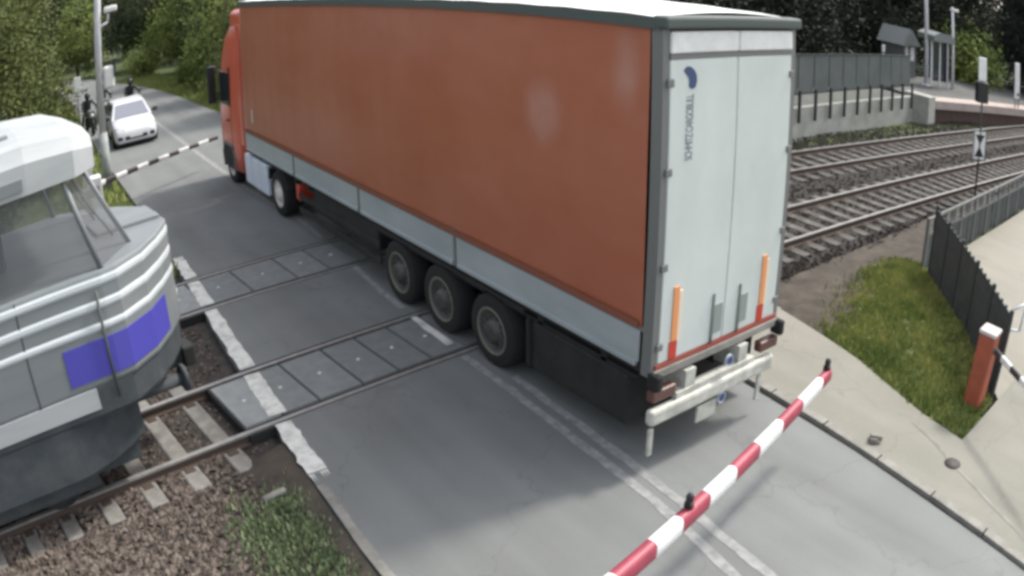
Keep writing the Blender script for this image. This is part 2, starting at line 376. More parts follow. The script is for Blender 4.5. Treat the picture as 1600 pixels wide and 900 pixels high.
# paving of the footway between and beyond the tracks
for nm, f0, f1 in (("pavement_at_near_track", lambda x: 1.66, lambda x: off(tA, x, -G)[1]), ("pavement_between_tracks", lambda x: off(tA, x, G)[1], lambda x: off(tB, x, -G)[1]), ("pavement_far_side", lambda x: off(tB, x, G)[1], lambda x: 24.)):
    b = MB(); k = 9
    row = [[(xr(f0(3.5))+.17+(4.8-xr(f0(3.5))-.17)*i/k, None) for i in range(k+1)]]
    xs = [q[0] for q in row[0]]
    n = k+1
    b.add([(x, f0(x), .02) for x in xs]+[(x, f1(x), .02) for x in xs], [(i, i+1, n+i+1, n+i) for i in range(k)])
    b.add([(xs[-1], f0(xs[-1]), .02), (xs[-1], f1(xs[-1]), .02), (xs[-1], f1(xs[-1]), -.3), (xs[-1], f0(xs[-1]), -.3)], [(0, 1, 2, 3)])
    struct(b.build(nm, M['pave']))
# kerb: stones set in a line, a dark joint towards the road
b = MB(); y = -30.0; kr = random.Random(3)
while y < 1.6:
    y2 = min(y+1.0, 1.62); c = [(xr(y)+.035, y+.012), (xr(y)+.165, y+.012), (xr(y2)+.165, y2-.012), (xr(y2)+.035, y2-.012)]
    b.prism(c, -.2, .052+kr.uniform(-.004, .006)); y = y2
struct(b.build("kerb", M['kerb']))
b = MB(); b.strip([(xr(y)-.002, y) for y in ysn], [(xr(y)+.18, y) for y in ysn], -.03); struct(b.build("kerb_joint", M['rubber']))
# beige footpath on the far side of the mesh fence
b = MB(); pts = [(5.0, -2.78), (14.0, -2.78), (60, -2.78), (60, -4.2), (40, -1.6), (28, .2), (17.4, .72), (9.0, .72), (8.62, .56)]
b.prism([(5.0, -2.77), (60, -2.77), (60, -2.3), (28, .05), (17.4, .70), (9.1, .72), (8.62, .5)], -.3, .04); struct(b.build("footpath", M['path']))
# lawn wedge between pavement, fence and tracks; brown dirt next to the truck
def wedge_z(x, y):
    d1 = x-pave_out(y) if y > -2.76 else 0
    fx = (x-4.8)*.656-(y+2.62)*-.0
    m_ = max(0, min(1, d1/1.2))
    return -.02+.30*m_*math.exp(-((x-5.6)**2+(y+1.0)**2)/3.2)+.10*m_*math.exp(-((x-7.6)**2+(y-.6)**2)/1.5)-max(0, y-1.2)*.10
b = MB(); n1, n2 = 46, 46; vs = []
for j in range(n2+1):
    y = -2.72+(5.35)*j/n2
    x0 = pave_out(y); x1 = 4.86+(min(y, .62)+2.66)*(8.62-4.86)/(.56+2.66)+.02 if y < .62 else 8.62+min(1, (y-.62)/.3)*9
    for i in range(n1+1):
        t = i/n1; x = x0+(x1-x0)*(t if y < .62 else t**1.5)
        vs.append((x, y, wedge_z(x, y)+random.uniform(-.02, .02)))
b.add(vs, [(j*(n1+1)+i, j*(n1+1)+i+1, (j+1)*(n1+1)+i+1, (j+1)*(n1+1)+i) for j in range(n2) for i in range(n1)], True)
o = b.build("grass_verge", [M['lawn'], M['dirt']]); struct(o)
for p in o.data.polygons:
    c = p.center; q = (c.y-.15)*1.0+math.sin(c.x*3.1)*.25+math.sin(c.y*5+c.x)*.15+(-.5 if c.x < 5.6 else 0)*-1
    p.material_index = 1 if (c.y > .35+.75*max(0, min(1, (c.x-6)/2.2))+math.sin(c.x*3.1)*.15) else 0
# dirt apron left of the road
b = MB(); n1, n2 = 30, 40; vs = []
for j in range(n2+1):
    y = -14+(16.9)*(j/n2)**.6
    for i in range(n1+1):
        x = xl(y)+.0-(9.5)*(i/n1)**1.9; e = max(0, xl(y)-x); vs.append((x, y, -.03-.10*min(1, e/.5)-.16*max(0, min(1, (e-.45)/.7))+random.uniform(-.012, .012)))
b.add(vs, [(j*(n1+1)+i, j*(n1+1)+i+1, (j+1)*(n1+1)+i+1, (j+1)*(n1+1)+i) for j in range(n2) for i in range(n1)], True)
struct(b.build("dirt_shoulder", M['dirt']))

# painted lines
def line(name, pts, wd, m, z=.004, rag=0.0):
    b = MB(); L, Rr = [], []; rr = random.Random(5)
    P = []
    for (a, c) in zip(pts, pts[1:]):
        k = max(1, int(math.dist(a, c)/.22))
        P += [(a[0]+(c[0]-a[0])*i/k, a[1]+(c[1]-a[1])*i/k) for i in range(k)]
    P.append(pts[-1])
    for x, y in P: L.append((x-wd/2+rr.uniform(-rag, rag), y)); Rr.append((x+wd/2+rr.uniform(-rag, rag), y))
    b.strip(L, Rr, z); return struct(b.build(name, m))
def seg(y0, y1, dx, k=12): return [(xl(y0+(y1-y0)*i/k)+dx, y0+(y1-y0)*i/k) for i in range(k+1)]
for y0, y1 in ((2.05, tA(xl(3.3)+.1)-.845), (tA(xl(5)+.1)+.855, tB(xl(7.4)+.1)-.865), (tB(xl(9)+.1)+.865, 10.5)):
    line("white_edge_marking", seg(y0, y1, .115), .25, M['white'], .004, .02)
for y0, y1 in ((tA(xl(4.2)+.1)-.625, tA(xl(4.2)+.1)+.625), (tB(xl(8.4)+.1)-.625, tB(xl(8.4)+.1)+.625)):
    line("white_edge_marking", seg(y0, y1, .115), .26, M['white'], .009, .012)
b = MB(); rr = random.Random(2)
for k in range(7):                                   # torn end of the edge line
    x = xl(2)+.0+k*.036; yy = 2.06-rr.uniform(.02, .20); b.add([(x, 2.07, .004), (x+.034, 2.07, .004), (x+.02, yy, .004)], [(0, 1, 2)])
struct(b.build("white_edge_marking", M['white']))
line("pale_road_edge", [(xl(y)+.07, y) for y in (-12, -8, -5, -3, -1.5, 0, 1, 1.8)], .11, M['kerb'], .004, .012)
cl = [(-2.5, -.74), (-2.08, -.62), (-1.25, -.45), (-.34, -.33), (.85, -.26), (2.31, -.17), (3.5, -.15)]
line("centre_marking", [(x, y) for y, x in [(-9, -1.7), (-5, -1.1)]+cl], .12, M['fade'], .004, .012)
line("centre_marking", [(x, y) for y, x in [(-9, -1.4), (-5, -.8), (-2.28, -.34), (-1.22, -.2), (-.07, -.08), (1.19, 0), (2.6, .08)]], .12, M['fade'], .004, .012)
line("centre_marking", [(-.08, 5.45), (-.02, 6.5), (.1, 7.62)], .11, M['fade'], .004, .012)
line("centre_marking", [(.22, 9.5), (.3, 11), (.2, 13), (.15, 15)], .10, M['fade'], .004, .012)
line("centre_marking", [(.15, 16), (.15, 20), (.18, 27), (.1, 34), (-.1, 40)], .15, M['fade'], .004, .012)
line("centre_marking", [(-.13, 3.9), (-.10, 5.05)], .12, M['white'], .012, .012)

# ------------------------------------------------------------------ crossing panels
r5 = random.Random(11)
def panel(fn, xa, xb, tone, label, grp):
    b = MB(); h = .635; P = [off(fn, xa+.014, -h), off(fn, xb-.014, -h), off(fn, xb-.014, h), off(fn, xa+.014, h)]
    t = bmesh.new(); z0, z1 = -.2, .003
    vs = [t.verts.new((x, y, z)) for z in (z0, z1) for x, y in P]
    for q in ((3, 2, 1, 0), (4, 5, 6, 7), (0, 1, 5, 4), (1, 2, 6, 5), (2, 3, 7, 6), (3, 0, 4, 7)): t.faces.new([vs[i] for i in q])
    bmesh.ops.bevel(t, geom=[e for e in t.edges if all(v.co.z > 0 for v in e.verts)], offset=.012, segments=2, affect='EDGES')
    b.merge(t)
    v = tone; m = mat("panel_rubber_%02d" % int(v*100), (.155*v, .165*v, .165*v), .85, (.195*v, .205*v, .2*v), ns=5, bump=.3, bs=60)
    o = b.build("crossing_panel", m); tag(o, label, "crossing panel", grp)
    cx, cy = fn and off(fn, (xa+xb)/2, 0)
    d = MB(); d.lathe([(0, .03), (.012, .028), (.014, 0.001)], (cx, cy, .001), 'z', 10); d.build("bolt", M['plate'], o)
    return o
EA = [-3.6, -3.02, -2.44, -1.74, -1.15, -.58, .02, .62, 1.22, 1.82, 2.45, 3.05, 3.65, 4.25, 4.85]
EB = [-3.6, -2.9, -1.95, -1.02, -.35, .3, .9, 1.5, 2.1, 2.7, 3.3, 3.9, 4.5]
for i in range(len(EA)-1):
    if EA[i] > 1.3: lab = "flat crossing panel between the near rails on the far side of the truck"
    else: lab = "grey crossing panel between the near rails, %s from the white line" % ["pale one outside it, first", "first", "second", "third", "fourth", "fifth", "sixth", "seventh", "eighth"][min(i, 8)]
    panel(tA, EA[i], EA[i+1], [1.55, 1.1, 1.15, 1.0, .95, 1.0, .9][min(i, 6)], lab, "panels between the near rails")
for i in range(len(EB)-1):
    if EB[i] > .5: lab = "flat crossing panel between the far rails on the far side of the truck"
    else: lab = "grey crossing panel between the far rails, %s from the white line" % ["pale one outside it, first", "first", "second", "third", "fourth", "fifth"][min(i, 5)]
    panel(tB, EB[i], EB[i+1], [1.5, 1.05, 1.1, 1.15, .95, .9, .9][min(i, 6)], lab, "panels between the far rails")

# ------------------------------------------------------------------ rails and sleepers
def rail(fn, n0, label):
    b = MB(); prof = [(-.07, -.165), (.07, -.165), (.07, -.15), (.012, -.13), (.012, -.05), (.036, -.035), (.036, -.003), (-.036, -.003), (-.036, -.035), (-.012, -.05), (-.012, -.13), (-.07, -.15)]
    rings = []; x = -40.
    while x <= 90:
        d, p = tdir(fn, x); c = Vector((x, fn(x), 0))
        rings.append([c+p*(n0+a)+Vector((0, 0, z)) for a, z in prof]); x += 1.0 if -12 < x < 30 else 2.0
    n = len(prof); vs = [q for r in rings for q in r]
    v = [b.bm.verts.new(q) for q in vs]
    for k in range(len(rings)-1):
        for i in range(n):
            fc = b.bm.faces.new([v[k*n+i], v[k*n+(i+1) % n], v[(k+1)*n+(i+1) % n], v[(k+1)*n+i]]); fc.material_index = 0 if i in (5, 6, 7) else 1
    o = b.build("rail", [M['rail'], M['railside']]); tag(o, label, "rail", "steel rails of the two tracks"); return o
rail(tA, -.75, "steel rail nearest the camera, running under the train front")
rail(tA, .75, "second steel rail from the camera, other rail of the near track")
rail(tB, -.75, "third steel rail from the camera, nearer rail of the far track")
rail(tB, .75, "farthest steel rail, running close to the retaining wall")
ordn_ = ["first", "second", "third", "fourth", "fifth", "sixth", "seventh", "eighth", "ninth", "tenth"]
sp = None; spd = {}
def sleeper(fn, x, label, grp):
    global sp
    if sp is None:
        b = MB(); prof = [(-1.3, -.13), (-1.3, -.3), (1.3, -.3), (1.3, -.13), (.42, -.15), (-.42, -.15)]
        b.box(-.13, .13, -1.3, 1.3, -.33, -.155)
        b.add([(-.13, -1.3, -.155), (.13, -1.3, -.155), (.11, -1.27, -.143), (-.11, -1.27, -.143), (-.13, 1.3, -.155), (.13, 1.3, -.155), (.11, 1.27, -.143), (-.11, 1.27, -.143)],
              [(0, 1, 2, 3), (7, 6, 5, 4), (3, 2, 6, 7), (1, 5, 6, 2), (4, 0, 3, 7)])
        sp = b.build("sleeper", M['conc']); o = sp
        for s in (-.75, .75):
            c = MB(); c.rbox(-.075, .075, s-.17, s+.17, -.158, -.128, .01, 1); c.build("rail_fastening", M['railside'], sp)
    else: o = copy_tree(sp)
    d, p = tdir(fn, x); o.location = (x, fn(x), random.uniform(-.006, .004)); o.rotation_euler = (0, 0, math.atan2(d.y, d.x)+random.uniform(-.01, .01))
    if x > 5:
        if 'd' not in spd:
            spd['d'] = o.data.copy(); spd['d'].materials.clear(); spd['d'].materials.append(mat("shaded_dusty_concrete", (0.045, 0.042, 0.037), 0.9, (0.13, 0.123, 0.11), ns=3.0, det=6, bump=.3))  # right-hand sleepers: shade and brown dust put into a darker colour
        o.data = spd['d']
    tag(o, label, "sleeper", grp)
x = -3.93; k = 0
while x > -9.8: k += 1; sleeper(tA, x, "concrete sleeper of the near track, %s leftwards from the road" % ordn_[k-1], "near track sleepers left of the crossing"); x -= .655
x = -4.1; k = 0
while x > -9: k += 1; sleeper(tB, x, "concrete sleeper of the far track behind the train, %s leftwards from the road" % ordn_[k-1], "far track sleepers left of the crossing"); x -= .63
def nth(n): return "%d%s" % (n, "th" if 10 < n % 100 < 20 else {1: "st", 2: "nd", 3: "rd"}.get(n % 10, "th"))
for fn, nm, x1 in ((tA, "near", 36), (tB, "far", 40)):
    x = 5.3; k = 0
    while x < x1:
        k += 1
        sleeper(fn, x, "pale sleeper of the %s track, %s counting rightwards from the end of the crossing" % (nm, nth(k)) if k < 34 else "pale sleeper of the %s track, far down the line by the platform" % nm, nm+" track sleepers right of the crossing"); x += .6
# loose stones
def stones(name, spots, s0, s1, seed, m, label):
    rr = random.Random(seed); vs = []; fs = []
    for (x, y, z) in spots:
        k = len(vs); s = rr.uniform(s0, s1); an = rr.uniform(0, 6.28); c, q = math.cos(an)*s, math.sin(an)*s; e = rr.uniform(.5, .8); h = rr.uniform(.5, .9)*s
        t1, t2 = rr.uniform(-.3, .3)*s, rr.uniform(-.3, .3)*s
        vs += [(x+c, y+q, z+t1), (x-q*e, y+c*e, z+t2), (x-c, y-q, z-t1), (x+q*e, y-c*e, z), (x+t1, y+t2, z+h), (x, y, z-h)]
        fs += [(k, k+1, k+4), (k+1, k+2, k+4), (k+2, k+3, k+4), (k+3, k, k+4), (k+1, k, k+5), (k+2, k+1, k+5), (k+3, k+2, k+5), (k, k+3, k+5)]
    me = bpy.data.meshes.new(name); me.from_pydata(vs, [], fs); me.materials.append(m)
    o = bpy.data.objects.new(name, me); col.objects.link(o); tag(o, label, "gravel", kind="stuff"); return o
mst = mat("ballast_stone", (0.055, 0.042, 0.035), .95, (0.20, 0.165, 0.14), ns=7, det=3, lo=.38, hi=.66)
rr = random.Random(21); S = []
while len(S) < 11000:
    x = rr.uniform(-10.0, -3.6); y = rr.uniform(.2, 3.3)
    if y > tA(x)-.62: continue
    if x > -4.15+rr.gauss(0, .22) : continue
    if y < .5 and rr.random() < .2: continue
    d, p = tdir(tA, x); n = (y-tA(x))*d.x; ph = ((x-p.x*n+3.93) % .655); ph = min(ph, .655-ph)
    if n > -1.33 and ph < .165: continue
    zz = -.165
    S.append((x, y, zz+rr.uniform(-.01, .03)))
stones("ballast_stones", S, .028, .062, 1, mst, "reddish brown loose stones beside the near track in the lower left corner")
S = []
while len(S) < 7000:
    x = rr.uniform(-8, -3.2); y = rr.uniform(3.1, 10.0)
    d, p = tdir(tA, x); n = (y-tA(x))*d.x; ph = ((x-p.x*n+3.93) % .655); ph = min(ph, .655-ph); nB = y-tB(x)
    if abs(abs(n)-.75) < .08 or abs(abs(nB)-.75) < .08: continue
    if abs(n) < 1.33 and ph < .165: continue
    if x > -3.66 and (abs(n) < .9 or abs(nB) < .9): continue
    S.append((x, y, -.175+rr.uniform(-.01, .02)))
stones("ballast_stones", S, .025, .05, 2, mst, "dark ballast stones between the rails left of the road")
S = []
while len(S) < 16000:
    x = 4.9+rr.random()**1.4*26; y = rr.uniform(-2., 6.2)+tA(x); n = y-tA(x); nB = y-tB(x)
    ph = ((x-5.3) % .6); ph = min(ph, .6-ph)
    if abs(n) < 1.33 and ph < .15: continue
    if abs(nB) < 1.33 and ph < .15: continue
    if abs(abs(n)-.75) < .08 or abs(abs(nB)-.75) < .08: continue
    S.append((x, y, -.18+rr.uniform(-.01, .02)))
stones("ballast_stones", S, .03, .06, 3, mat("ballast_stone_shaded", (0.014, 0.012, 0.010), .95, (0.036, 0.030, 0.025), ns=6, det=3), "dark grey-brown ballast stones around the two tracks right of the truck")  # stones coloured darker to stand in for shade on these tracks

# grass
def blades(name, spots, h0, h1, seed, m, label, wd=.012):
    rr = random.Random(seed); vs = []; fs = []
    for (x, y, z) in spots:
        k = len(vs); a = rr.uniform(0, 6.28); h = rr.uniform(h0, h1); w2 = wd*rr.uniform(.7, 1.5); lx, ly = rr.uniform(-.5, .5)*h, rr.uniform(-.5, .5)*h
        vs += [(x-w2*math.cos(a), y-w2*math.sin(a), z-.02), (x+w2*math.cos(a), y+w2*math.sin(a), z-.02), (x+lx*.4+w2*.7*math.cos(a), y+ly*.4+w2*.7*math.sin(a), z+h*.6), (x+lx, y+ly, z+h)]
        fs += [(k, k+1, k+2), (k, k+2, k+3)]
    me = bpy.data.meshes.new(name); me.from_pydata(vs, [], fs); me.materials.append(m)
    o = bpy.data.objects.new(name, me); col.objects.link(o); tag(o, label, "grass", kind="stuff"); return o
bare = [(rr.uniform(3.8, 8.5), rr.uniform(-2.6, 1.2), rr.uniform(.04, .12)) for _ in range(40)]
S = []
while len(S) < 26000:
    y = rr.uniform(-2.7, 1.9); x = rr.uniform(3.6, 9.0)
    xm = 4.86+(y+2.66)*1.168
    if x < pave_out(y)-.05+rr.random()*.18 or x > xm-.05: continue
    if y > .5+.9*max(0, min(1, (x-5.4)/2.2))+rr.gauss(0, .3): continue
    if any((x-a)**2+(y-c)**2 < q*q*rr.uniform(.4, 1.3) for a, c, q in bare): continue
    S.append((x, y, wedge_z(x, y)))
blades("grass", S, .03, .13, 4, M['grass'], "bright green grass on the wedge between pavement and mesh fence")
S = []
for cx, cy, sx, sy, n in ((-4.0, 1.3, .22, .4, 1000), (-3.62, .75, .13, .6, 600), (-4.1, .3, .4, .4, 600), (-3.6, 1.75, .15, .15, 160), (-3.75, -.8, .25, .8, 500)):
    for _ in range(n):
        x = cx+rr.gauss(0, sx); y = cy+rr.gauss(0, sy)
        if x < xl(y)-.03: S.append((x, y, -.07))
blades("grass", S, .02, .085, 5, M['weed'], "green weeds growing between the gravel and the road edge", .016)
S = []
for _ in range(9000):
    y = 9.9+rr.random()**1.2*26; x = xl(y)-.05-rr.random()**1.3*(2.2+.12*(y-10))
    S.append((x, y, -.2))
blades("grass", S, .1, .32, 6, M['grass'], "rough grass along the left edge of the road beyond the tracks", .02)
S = []
for _ in range(9000):
    y = 24+rr.random()*26; x = xr(y)+.05+rr.random()*3.2
    S.append((x, y, -.25))
blades("grass", S, .12, .32, 7, M['grass'], "light green verge along the right edge of the road in the distance", .025)
b = MB()   # soil under those verges
b.prism([(xl(y)-.01, y) for y in (10.75, 14, 20, 30, 40)]+[(-8, 40), (-8, 10.9)], -.31, -.16); struct(b.build("verge_soil", M['lawn']))

# ------------------------------------------------------------------ foliage meshes
def leaf_mesh(name, blobs, nclump, per, size, m, seed, csz=.55):
    rr = random.Random(seed); vs = []; fs = []
    for _ in range(nclump):
        c, rad = blobs[rr.randrange(len(blobs))]
        d = Vector((rr.gauss(0, 1), rr.gauss(0, 1), rr.gauss(0, 1))).normalized()*(rr.random()**.35)
        cc = Vector((c[0]+d.x*rad[0], c[1]+d.y*rad[1], c[2]+d.z*rad[2]))
        cs = csz*rr.uniform(.6, 1.4)
        for _ in range(per):
            p = cc+Vector((rr.gauss(0, cs*.5), rr.gauss(0, cs*.5), rr.gauss(0, cs*.38)))
            if p.z < .02: p.z = rr.uniform(.02, .3)
            a = Vector((rr.gauss(0, 1), rr.gauss(0, 1), rr.gauss(0, .6))).normalized(); b2 = a.orthogonal().normalized(); b2 = (b2*math.cos(1)+a.cross(b2)*math.sin(rr.uniform(0, 6)))
            s = size*rr.uniform(.6, 1.3); k = len(vs)
            vs += [p-a*s, p+b2*s*.55, p+a*s, p-b2*s*.55]; fs.append((k, k+1, k+2, k+3))
    me = bpy.data.meshes.new(name); me.from_pydata([tuple(v) for v in vs], [], fs); me.materials.append(m); return me
def trunk_mesh(h, r0, seed, spread):
    rr = random.Random(seed); b = MB(); p = Vector((0, 0, -.3)); r = r0; pts = [(p.copy(), r)]
    for k in range(6):
        q = p+Vector((rr.uniform(-.12, .12), rr.uniform(-.12, .12), h/6)); r2 = r*.84; b.tube(p, q, r, r2, 8, False); p, r = q, r2; pts.append((p.copy(), r))
        if k >= 1:
            for _ in range(2):
                a = rr.uniform(0, 6.28); d = Vector((math.cos(a), math.sin(a), rr.uniform(.4, .9))).normalized(); e = p+d*spread*rr.uniform(.4, .8)
                b.tube(p, e, r*.45, r*.12, 6, False)
    me = bpy.data.meshes.new("trunk"); b.bm.to_mesh(me); b.bm.free(); me.materials.append(M['bark']); return me
kinds = {}
def tree_kind(key, m, blobs, ncl, per, size, h, r0, seed, spread, csz=.6):
    kinds[key] = (leaf_mesh("crown", blobs, ncl, per, size, m, seed, csz), trunk_mesh(h, r0, seed, spread))
tree_kind('dark', M['leafA'], [((0, 0, 4.5), (2.6, 2.6, 3.2)), ((1.2, .5, 2.6), (2, 1.8, 1.8)), ((-1.3, -.4, 3), (1.9, 2, 2.1)), ((0, 0, 7), (1.7, 1.7, 2))], 560, 30, .105, 7.5, .22, 1, 2.2)
tree_kind('olive', M['leafB'], [((0, 0, 4.2), (2.4, 2.5, 3.0)), ((1.0, -.8, 2.2), (1.9, 1.8, 1.7)), ((-1.2, .6, 2.5), (1.9, 1.7, 1.9)), ((.2, 0, 6.6), (1.6, 1.6, 1.8))], 520, 30, .10, 7, .2, 2, 2.1)
tree_kind('fresh', M['leafC'], [((0, 0, 3.6), (2.1, 2.2, 2.7)), ((.9, .7, 1.8), (1.5, 1.5, 1.4)), ((-.9, -.6, 2.2), (1.6, 1.5, 1.6))], 440, 30, .095, 5.6, .16, 3, 1.8)
tree_kind('fir', M['leafD'], [((0, 0, 1.6+1.5*k), (2.9-.4*k, 2.9-.4*k, .9)) for k in range(6)], 600, 28, .11, 9.5, .24, 4, 1.6, .6)
_c, _t = kinds['dark']; _c2 = _c.copy(); _c2.materials.clear(); _c2.materials.append(mat("leaves_wood_shade", (0.009, 0.015, 0.009), .8, (.026, .034, .017), ns=.8, det=5)); kinds['shade'] = (_c2, _t)  # darker copy of the leaves, shade of the wood put into the colour
bush_me = {k: leaf_mesh("foliage", bl, n, 24, s*.75, m, sd, .32) for k, bl, n, s, m, sd in (
    ('olive', [((0, 0, .8), (1.3, 1.1, .9)), ((.7, .2, .6), (.8, .8, .6))], 260, .085, M['leafB'], 9),
    ('fresh', [((0, 0, .8), (1.2, 1.1, .9)), ((-.6, .2, .6), (.8, .8, .6))], 260, .08, M['leafC'], 10),
    ('dark', [((0, 0, 1.0), (1.4, 1.3, 1.1)), ((.6, -.3, .7), (1, .8, .7))], 300, .09, M['leafA'], 11))}
def tree(kind, x, y, s, label, group=None, z=-.3, rz=None, sz=1.0):
    o = empty("tree", (x, y, z), random.uniform(0, 6.28) if rz is None else rz)
    o.scale = (s, s, s*sz)
    for nm, me in zip(("crown", "trunk"), kinds[kind]):
        q = bpy.data.objects.new(nm, me); col.objects.link(q); q.parent = o
    tag(o, label, "tree", group); return o
def bush(kind, x, y, s, label, z=-.28, sz=1.0, group=None):
    o = bpy.data.objects.new("bush", bush_me[kind]); col.objects.link(o); o.location = (x, y, z); o.rotation_euler = (0, 0, random.uniform(0, 6.28)); o.scale = (s, s, s*sz)
    tag(o, label, "bush", group); return o
ordn = ["first", "second", "third", "fourth", "fifth", "sixth", "seventh", "eighth", "ninth", "tenth", "eleventh", "twelfth", "thirteenth"]
for i, (k, x, y, s) in enumerate([('olive', -6.8, 24.5, .85), ('dark', -9.5, 21.0, .9), ('olive', -6.4, 31, 1.0), ('dark', -10.5, 29, 1.1), ('olive', -6.6, 38.5, 1.1), ('dark', -11, 38, 1.2), ('olive', -7.5, 47, 1.2), ('dark', -14, 27, 1.1), ('olive', -13.5, 47, 1.3), ('dark', -9, 58, 1.3)]):
    tree(k, x, y, s, "%s tree on the left of the road, %s nearest to the tracks" % ({'olive': 'olive-green', 'dark': 'dark green'}[k], ordn[i]), "trees left of the road")
for i, (k, x, y, s) in enumerate([('dark', 7.6, 25, 1.05), ('olive', 6.7, 31, 1.0), ('fresh', 6.1, 37, 1.1), ('dark', 7.5, 42, 1.1), ('fresh', 5.8, 48, 1.1), ('olive', 11.5, 30, 1.2), ('dark', 11, 46, 1.3), ('olive', 12, 37, 1.2), ('dark', 5, 58, 1.3), ('fresh', -1, 63, 1.2), ('olive', 11, 56, 1.3)]):
    tree(k, x, y, s, "%s tree behind the truck's cab, %s nearest along the right of the road" % ({'olive': 'olive-green', 'dark': 'dark green', 'fresh': 'light green'}[k], ordn[i]), "trees right of the road")
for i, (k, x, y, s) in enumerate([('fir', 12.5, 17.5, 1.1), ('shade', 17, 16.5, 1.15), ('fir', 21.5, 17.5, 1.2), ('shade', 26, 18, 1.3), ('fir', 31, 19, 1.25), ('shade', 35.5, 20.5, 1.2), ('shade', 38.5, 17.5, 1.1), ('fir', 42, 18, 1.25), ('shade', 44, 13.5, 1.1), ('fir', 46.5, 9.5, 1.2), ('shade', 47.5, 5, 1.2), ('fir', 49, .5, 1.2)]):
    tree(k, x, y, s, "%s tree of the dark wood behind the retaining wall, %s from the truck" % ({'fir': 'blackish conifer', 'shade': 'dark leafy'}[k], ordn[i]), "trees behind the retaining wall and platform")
for i, (k, x, y, s) in enumerate([('dark', 15, 22, 1.4), ('fir', 24, 24, 1.5), ('dark', 33, 26, 1.5), ('fir', 41, 25, 1.5), ('dark', 49, 19, 1.5), ('fir', 54, 11, 1.5), ('dark', 56, 2, 1.5), ('fir', 55, -8, 1.4), ('dark', 61, 15, 1.8), ('dark', 64, 4, 1.8), ('fir', 66, -7, 1.8), ('dark', 57, 23, 1.8)]):
    tree(k, x, y, s, "tall tree in the second row of the dark wood, %s from the truck" % ordn[i], "second row of the wood")
for i, (k, x, y, s) in enumerate([('dark', -18, 62, 1.7), ('olive', -11, 72, 1.8), ('dark', -3, 78, 1.8), ('olive', 5, 74, 1.7), ('dark', 13, 72, 1.8), ('olive', -20, 50, 1.6), ('dark', -18, 38, 1.5), ('olive', -26, 60, 1.8), ('dark', -24, 78, 2.0), ('olive', -14, 88, 2.0), ('dark', 0, 92, 2.0), ('dark', 20, 62, 1.8), ('olive', 18, 48, 1.5), ('dark', -16, 21, 1.2), ('olive', -15, 15.5, 1.0)]):
    tree(k, x, y, s, "%s tree of the far wood in the upper left, %s planted" % ({'olive': 'olive-green', 'dark': 'dark green'}[k], nth(i+1)), "far wood at the end of the road")
for i, (k, x, y, s, lab) in enumerate([('olive', -4.4, 26.5, .75, "low olive bush at the left road edge near the white car"), ('fresh', -4.9, 23.2, .7, "low light green bush beside the foot of the mast"), ('olive', -5.9, 20.5, .9, "olive bush behind the train roof"), ('fresh', -4.3, 31, .8, "light green bush on the left verge behind the motorcycle"), ('olive', -4.5, 36, 1.0, "olive bush far along the left verge"), ('dark', -8.2, 17.5, 1.1, "dark bush at the far left behind the train"), ('olive', -5.2, 43, 1.2, "olive bush at the left of the road bend"),
        ('fresh', 4.7, 33, .9, "light green bush on the right verge of the road"), ('fresh', 4.9, 40, 1.1, "pale green bush far along the right verge"), ('dark', 5.2, 27, .9, "dark bush beside the cab mirror"), ('fresh', 3.4, 52, 1.3, "light green bush at the end of the visible road"),
        ('olive', 20.8, 13.8, .9, "dull bush peeping over the grey fence"), ('dark', 16, 13.6, 1.1, "dark bush behind the fence right beside the truck's rear"), ('dark', 25.3, 14.2, 1.1, "dark bush behind the middle of the grey fence")]):
    bush(k, x, y, s, lab)
bush('fresh', 41.0, 12.6, 2.3, "rounded yellow-green bush glowing in front of the dark wood", z=.0, sz=1.15)

exec_parts = True
# ------------------------------------------------------------------ retaining wall, fence, platform
o = MB().prism([(6, 9.95), (12, 9.9), (26.3, 9.85), (26.3, 10.1), (12, 10.15), (6, 10.2)], -.3, .86)
wall = o.build("retaining_wall", M['conc2']); tag(wall, "low pale concrete retaining wall behind the far track", "wall")
b = MB(); b.prism([(6, 10.16), (26.3, 10.11), (26.3, 12.6), (6, 12.9)], -.29, .80); struct(b.build("upper_path", mat("old_grey_path", (.075, .08, .075), .9, (.12, .125, .115), ns=2)))
fe = empty("lineside_fence", (6.5, 9.82, 0)); tag(fe, "tall grey mesh fence with dark posts on the concrete retaining wall", "fence")
x = 0.0; pr = None
while x < 19.6:
    if pr is None:
        b = MB(); b.box(-.045, .045, -.09, 0, .38, 1.50); pr = b.build("post", M['dkgreen'], fe); q = pr
    else:
        q = pr.copy(); col.objects.link(q); q.parent = fe
    q.location = (x, -.012-.0025*x+.03, 0); x += 1.02
for k in range(19):
    b = MB(); b.rbox(.03+k*1.02, .99+k*1.02, .045, .065, 1.40, 2.66, .004, 1); b.build("panel", M['fgrey'], fe)
for z0 in (1.33, 2.67):
    b = MB(); b.box(0, 19.4, .03, .09, z0, z0+.055); b.build("fence_rail", M['dkgreen'], fe)
b = MB(); b.rbox(26.3, 27.1, 9.0, 10.4, -.3, 1.02, .03); o = b.build("abutment", M['conc2']); tag(o, "grey concrete block where the retaining wall meets the platform", "abutment")

